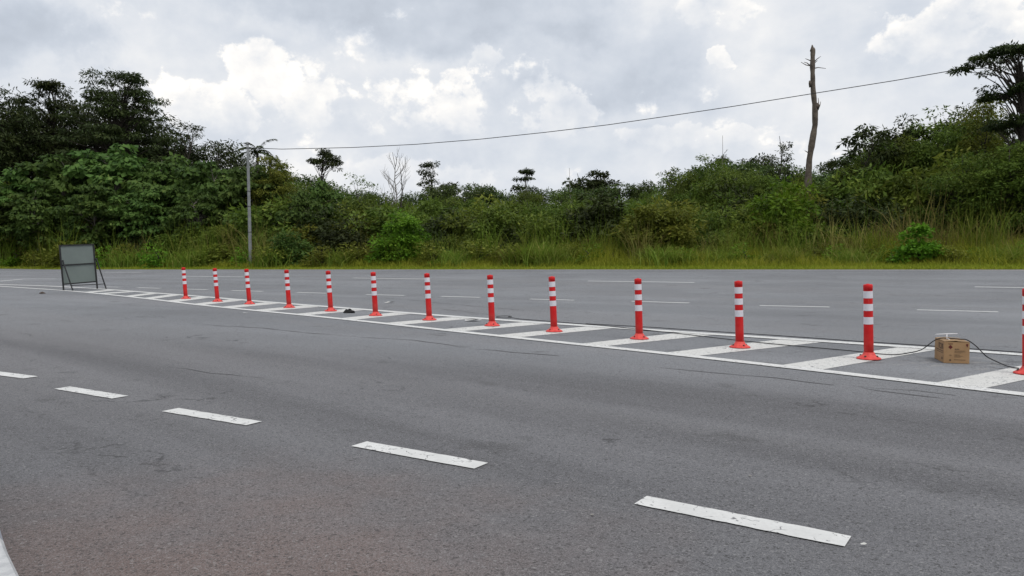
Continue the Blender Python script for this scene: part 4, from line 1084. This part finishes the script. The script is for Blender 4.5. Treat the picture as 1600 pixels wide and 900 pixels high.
for k_ in range(34):
    px_ = RS.uniform(-20, 1620); dry = RS.rand() < (.55 if px_ > 1050 else .3); p_ = (RY[k_ % 2] if dry else RD[k_ % 3])
    place(p_, px_, YE(px_) + RS.uniform(4.8, 7), RS.uniform(322, 362), RS.uniform(.7, 1.0), 'tall dry brown reed clump at the thicket edge' if dry else 'tall green reed clump at the thicket edge', 'reeds', 'dry reed clumps' if dry else 'green reed clumps')
WD = [shrub('lf_olive', 430, .14, .5, 40, 22, .1, .35, 1.0, 1.4), shrub('lf_bright', 431, .15, .5, 40, 20, .1, .35, .9, 1.4)]
for i in range(44):
    px_ = -20 + i * 38 + RS.uniform(-14, 14)
    place(WD[i % 2 if i % 3 else 0], px_, YE(px_) + RS.uniform(3.0, 6.5), RS.uniform(374, 392), RS.uniform(.8, 1.2), 'low leafy weed growing among the verge grass', 'weed', 'weeds in the verge grass')

def noise2(x, y, s, seed):
    rs = np.random.RandomState(seed); v = 0
    for k in range(5):
        a = rs.uniform(0, 6.283); f = (1.7 ** k) / s
        v = v + np.sin((x * math.cos(a) + y * math.sin(a)) * f + rs.uniform(0, 6.28)) * .75 ** k
    return v / 2.2
def grass(name, n, d0, d1, hf, wd, lean, mat, seed, label):
    rs = np.random.RandomState(seed); d = rs.uniform(d0, d1, n); t = rs.uniform(-95, 16, n); d = d + (.16 * noise2(t * 3, t, .7, 77) if d0 < 1 else 0)
    a = d * S5 + 92; b = t * S5; x = (a + 2 * b) / 5; y = (2 * a - b) / 5
    z = np.array([Hdt(q, w) for q, w in zip(d, t)])
    h = hf(d, noise2(x, y, 2.2, seed), noise2(x, y, .6, seed + 1)) * rs.uniform(.55, 1.15, n)
    V, Q, T = blades(np.stack([x, y, z - .04], 1), h, lean * rs.uniform(.3, 1.8, n), wd * rs.uniform(.7, 1.4, n), rs, 2)
    q = np.clip(rs.rand(n) * .8 + .2 * noise2(x, y, 1.5, seed + 2), 0, 1)
    tag(link(name, quad_mesh(name, V, Q, np.concatenate([q, q]), T), M[mat]), label, 'grass', kind='stuff')
grass('verge_grass', 60000, .02, 3.6, lambda d, a, b: .16 + .09 * d * (1 + .4 * a) + .05 * b, .035, .5, 'grass_short', 500, 'short green grass along the far road edge')
grass('tall_grass', 100000, 2.2, 10.5, lambda d, a, b: np.clip(.55 + .21 * (d - 2.2) * (1 + .45 * a) + .2 * a + .15 * b, .3, 2.3), .04, .4, 'grass_tall', 510, 'tall olive grass between the mown verge and the thicket')

# ------------------------------------------------------------------ utility pole and wire
Yp = 60.0
pb = at_depth(391.5, 402, Yp); pt = at_depth(386.8, 222, Yp); gz_ = H(pb.x, Yp)
pole = empty('utility_pole', (pb.x, Yp, gz_ - .1)); q0 = Vector((0, 0, 0)); q1 = pt - Vector(pole.location)
m = MB(); m.tube([q0.lerp(q1, k / 8) for k in range(9)], [.145 - .045 * k / 8 for k in range(9)], 12); m.build('shaft', M['pole'], pole)
for f in (.30, .50, .62, .955, .985):
    c = q0.lerp(q1, f); m = MB(); r_ = .145 - .045 * f + .014; m.tube([c - Vector((0, 0, .045)), c + Vector((0, 0, .045))], r_, 12); m.build('collar_band', M['steel'], pole)
m = MB(); c = q0.lerp(q1, .99); m.bar(c + Vector((-.12, -.05, .02)), c + Vector((.22, -.05, .02)), .05); m.build('bracket', M['steel'], pole)
for k in range(6):
    c = q0.lerp(q1, .94 - .022 * k) + Vector((.2 + .02 * k, -.04, 0)); m = MB()
    m.tube([c - Vector((0, 0, .06)), c - Vector((0, 0, .02)), c + Vector((0, 0, .02)), c + Vector((0, 0, .06))], [.03, .075, .075, .03], 8); m.build('insulator', M['porcelain'], pole)
tag(pole, 'slender grey utility pole carrying the overhead wire', 'pole')
A = Vector(pole.location) + q0.lerp(q1, .955) + Vector((.12, 0, 0))
E = at_depth(1515, 105, 48.5); pix = [(440, 233), (550, 230.5), (650, 225.5), (750, 217.5), (850, 207), (950, 195), (1050, 180.5), (1150, 165.5), (1262, 147.5), (1400, 125.5), (1515, 105.5)]
pts = [A]
for (a, b) in pix:
    r_ = ray(a, b); # vertical plane through A and E
    nx, ny = -(E.y - A.y), (E.x - A.x); k = (nx * A.x + ny * A.y) / (nx * r_.x + ny * r_.y)
    pts.append(Vector((0, 0, CAM_H)) + r_ * k)
# straight sagging continuation to the next pole, out of the picture
last = pts[-1]; dv = (pts[-1] - pts[-3]); dv = dv / math.hypot(dv.x, dv.y)
pe = last + dv * 12.0; pts += [last + dv * 6, pe]
m = MB(); m.tube(pts, .026, 6); tag(m.build('overhead_wire', M['cable']), 'black overhead wire running from the utility pole past the dead trunk', 'wire')
far_pole = empty('utility_pole', (pe.x, pe.y, H(pe.x, pe.y) - .1)); hz = pe.z - far_pole.location.z
m = MB(); m.tube([(0, .1, 0), (0, .1, hz * .5), (0, .1, hz + .5)], [.17, .15, .12], 12); m.build('shaft', M['pole'], far_pole)
tag(far_pole, 'grey utility pole at the far end of the overhead wire beyond the tall layered tree', 'pole')
for o in [q for q in bpy.data.objects if q.parent is None]:   # kinds that were built but never set out
    if 'h' in o.keys():
        if 'label' not in o.keys():
            for ch in list(o.children): bpy.data.objects.remove(ch)
            bpy.data.objects.remove(o)
        else: del o['h']
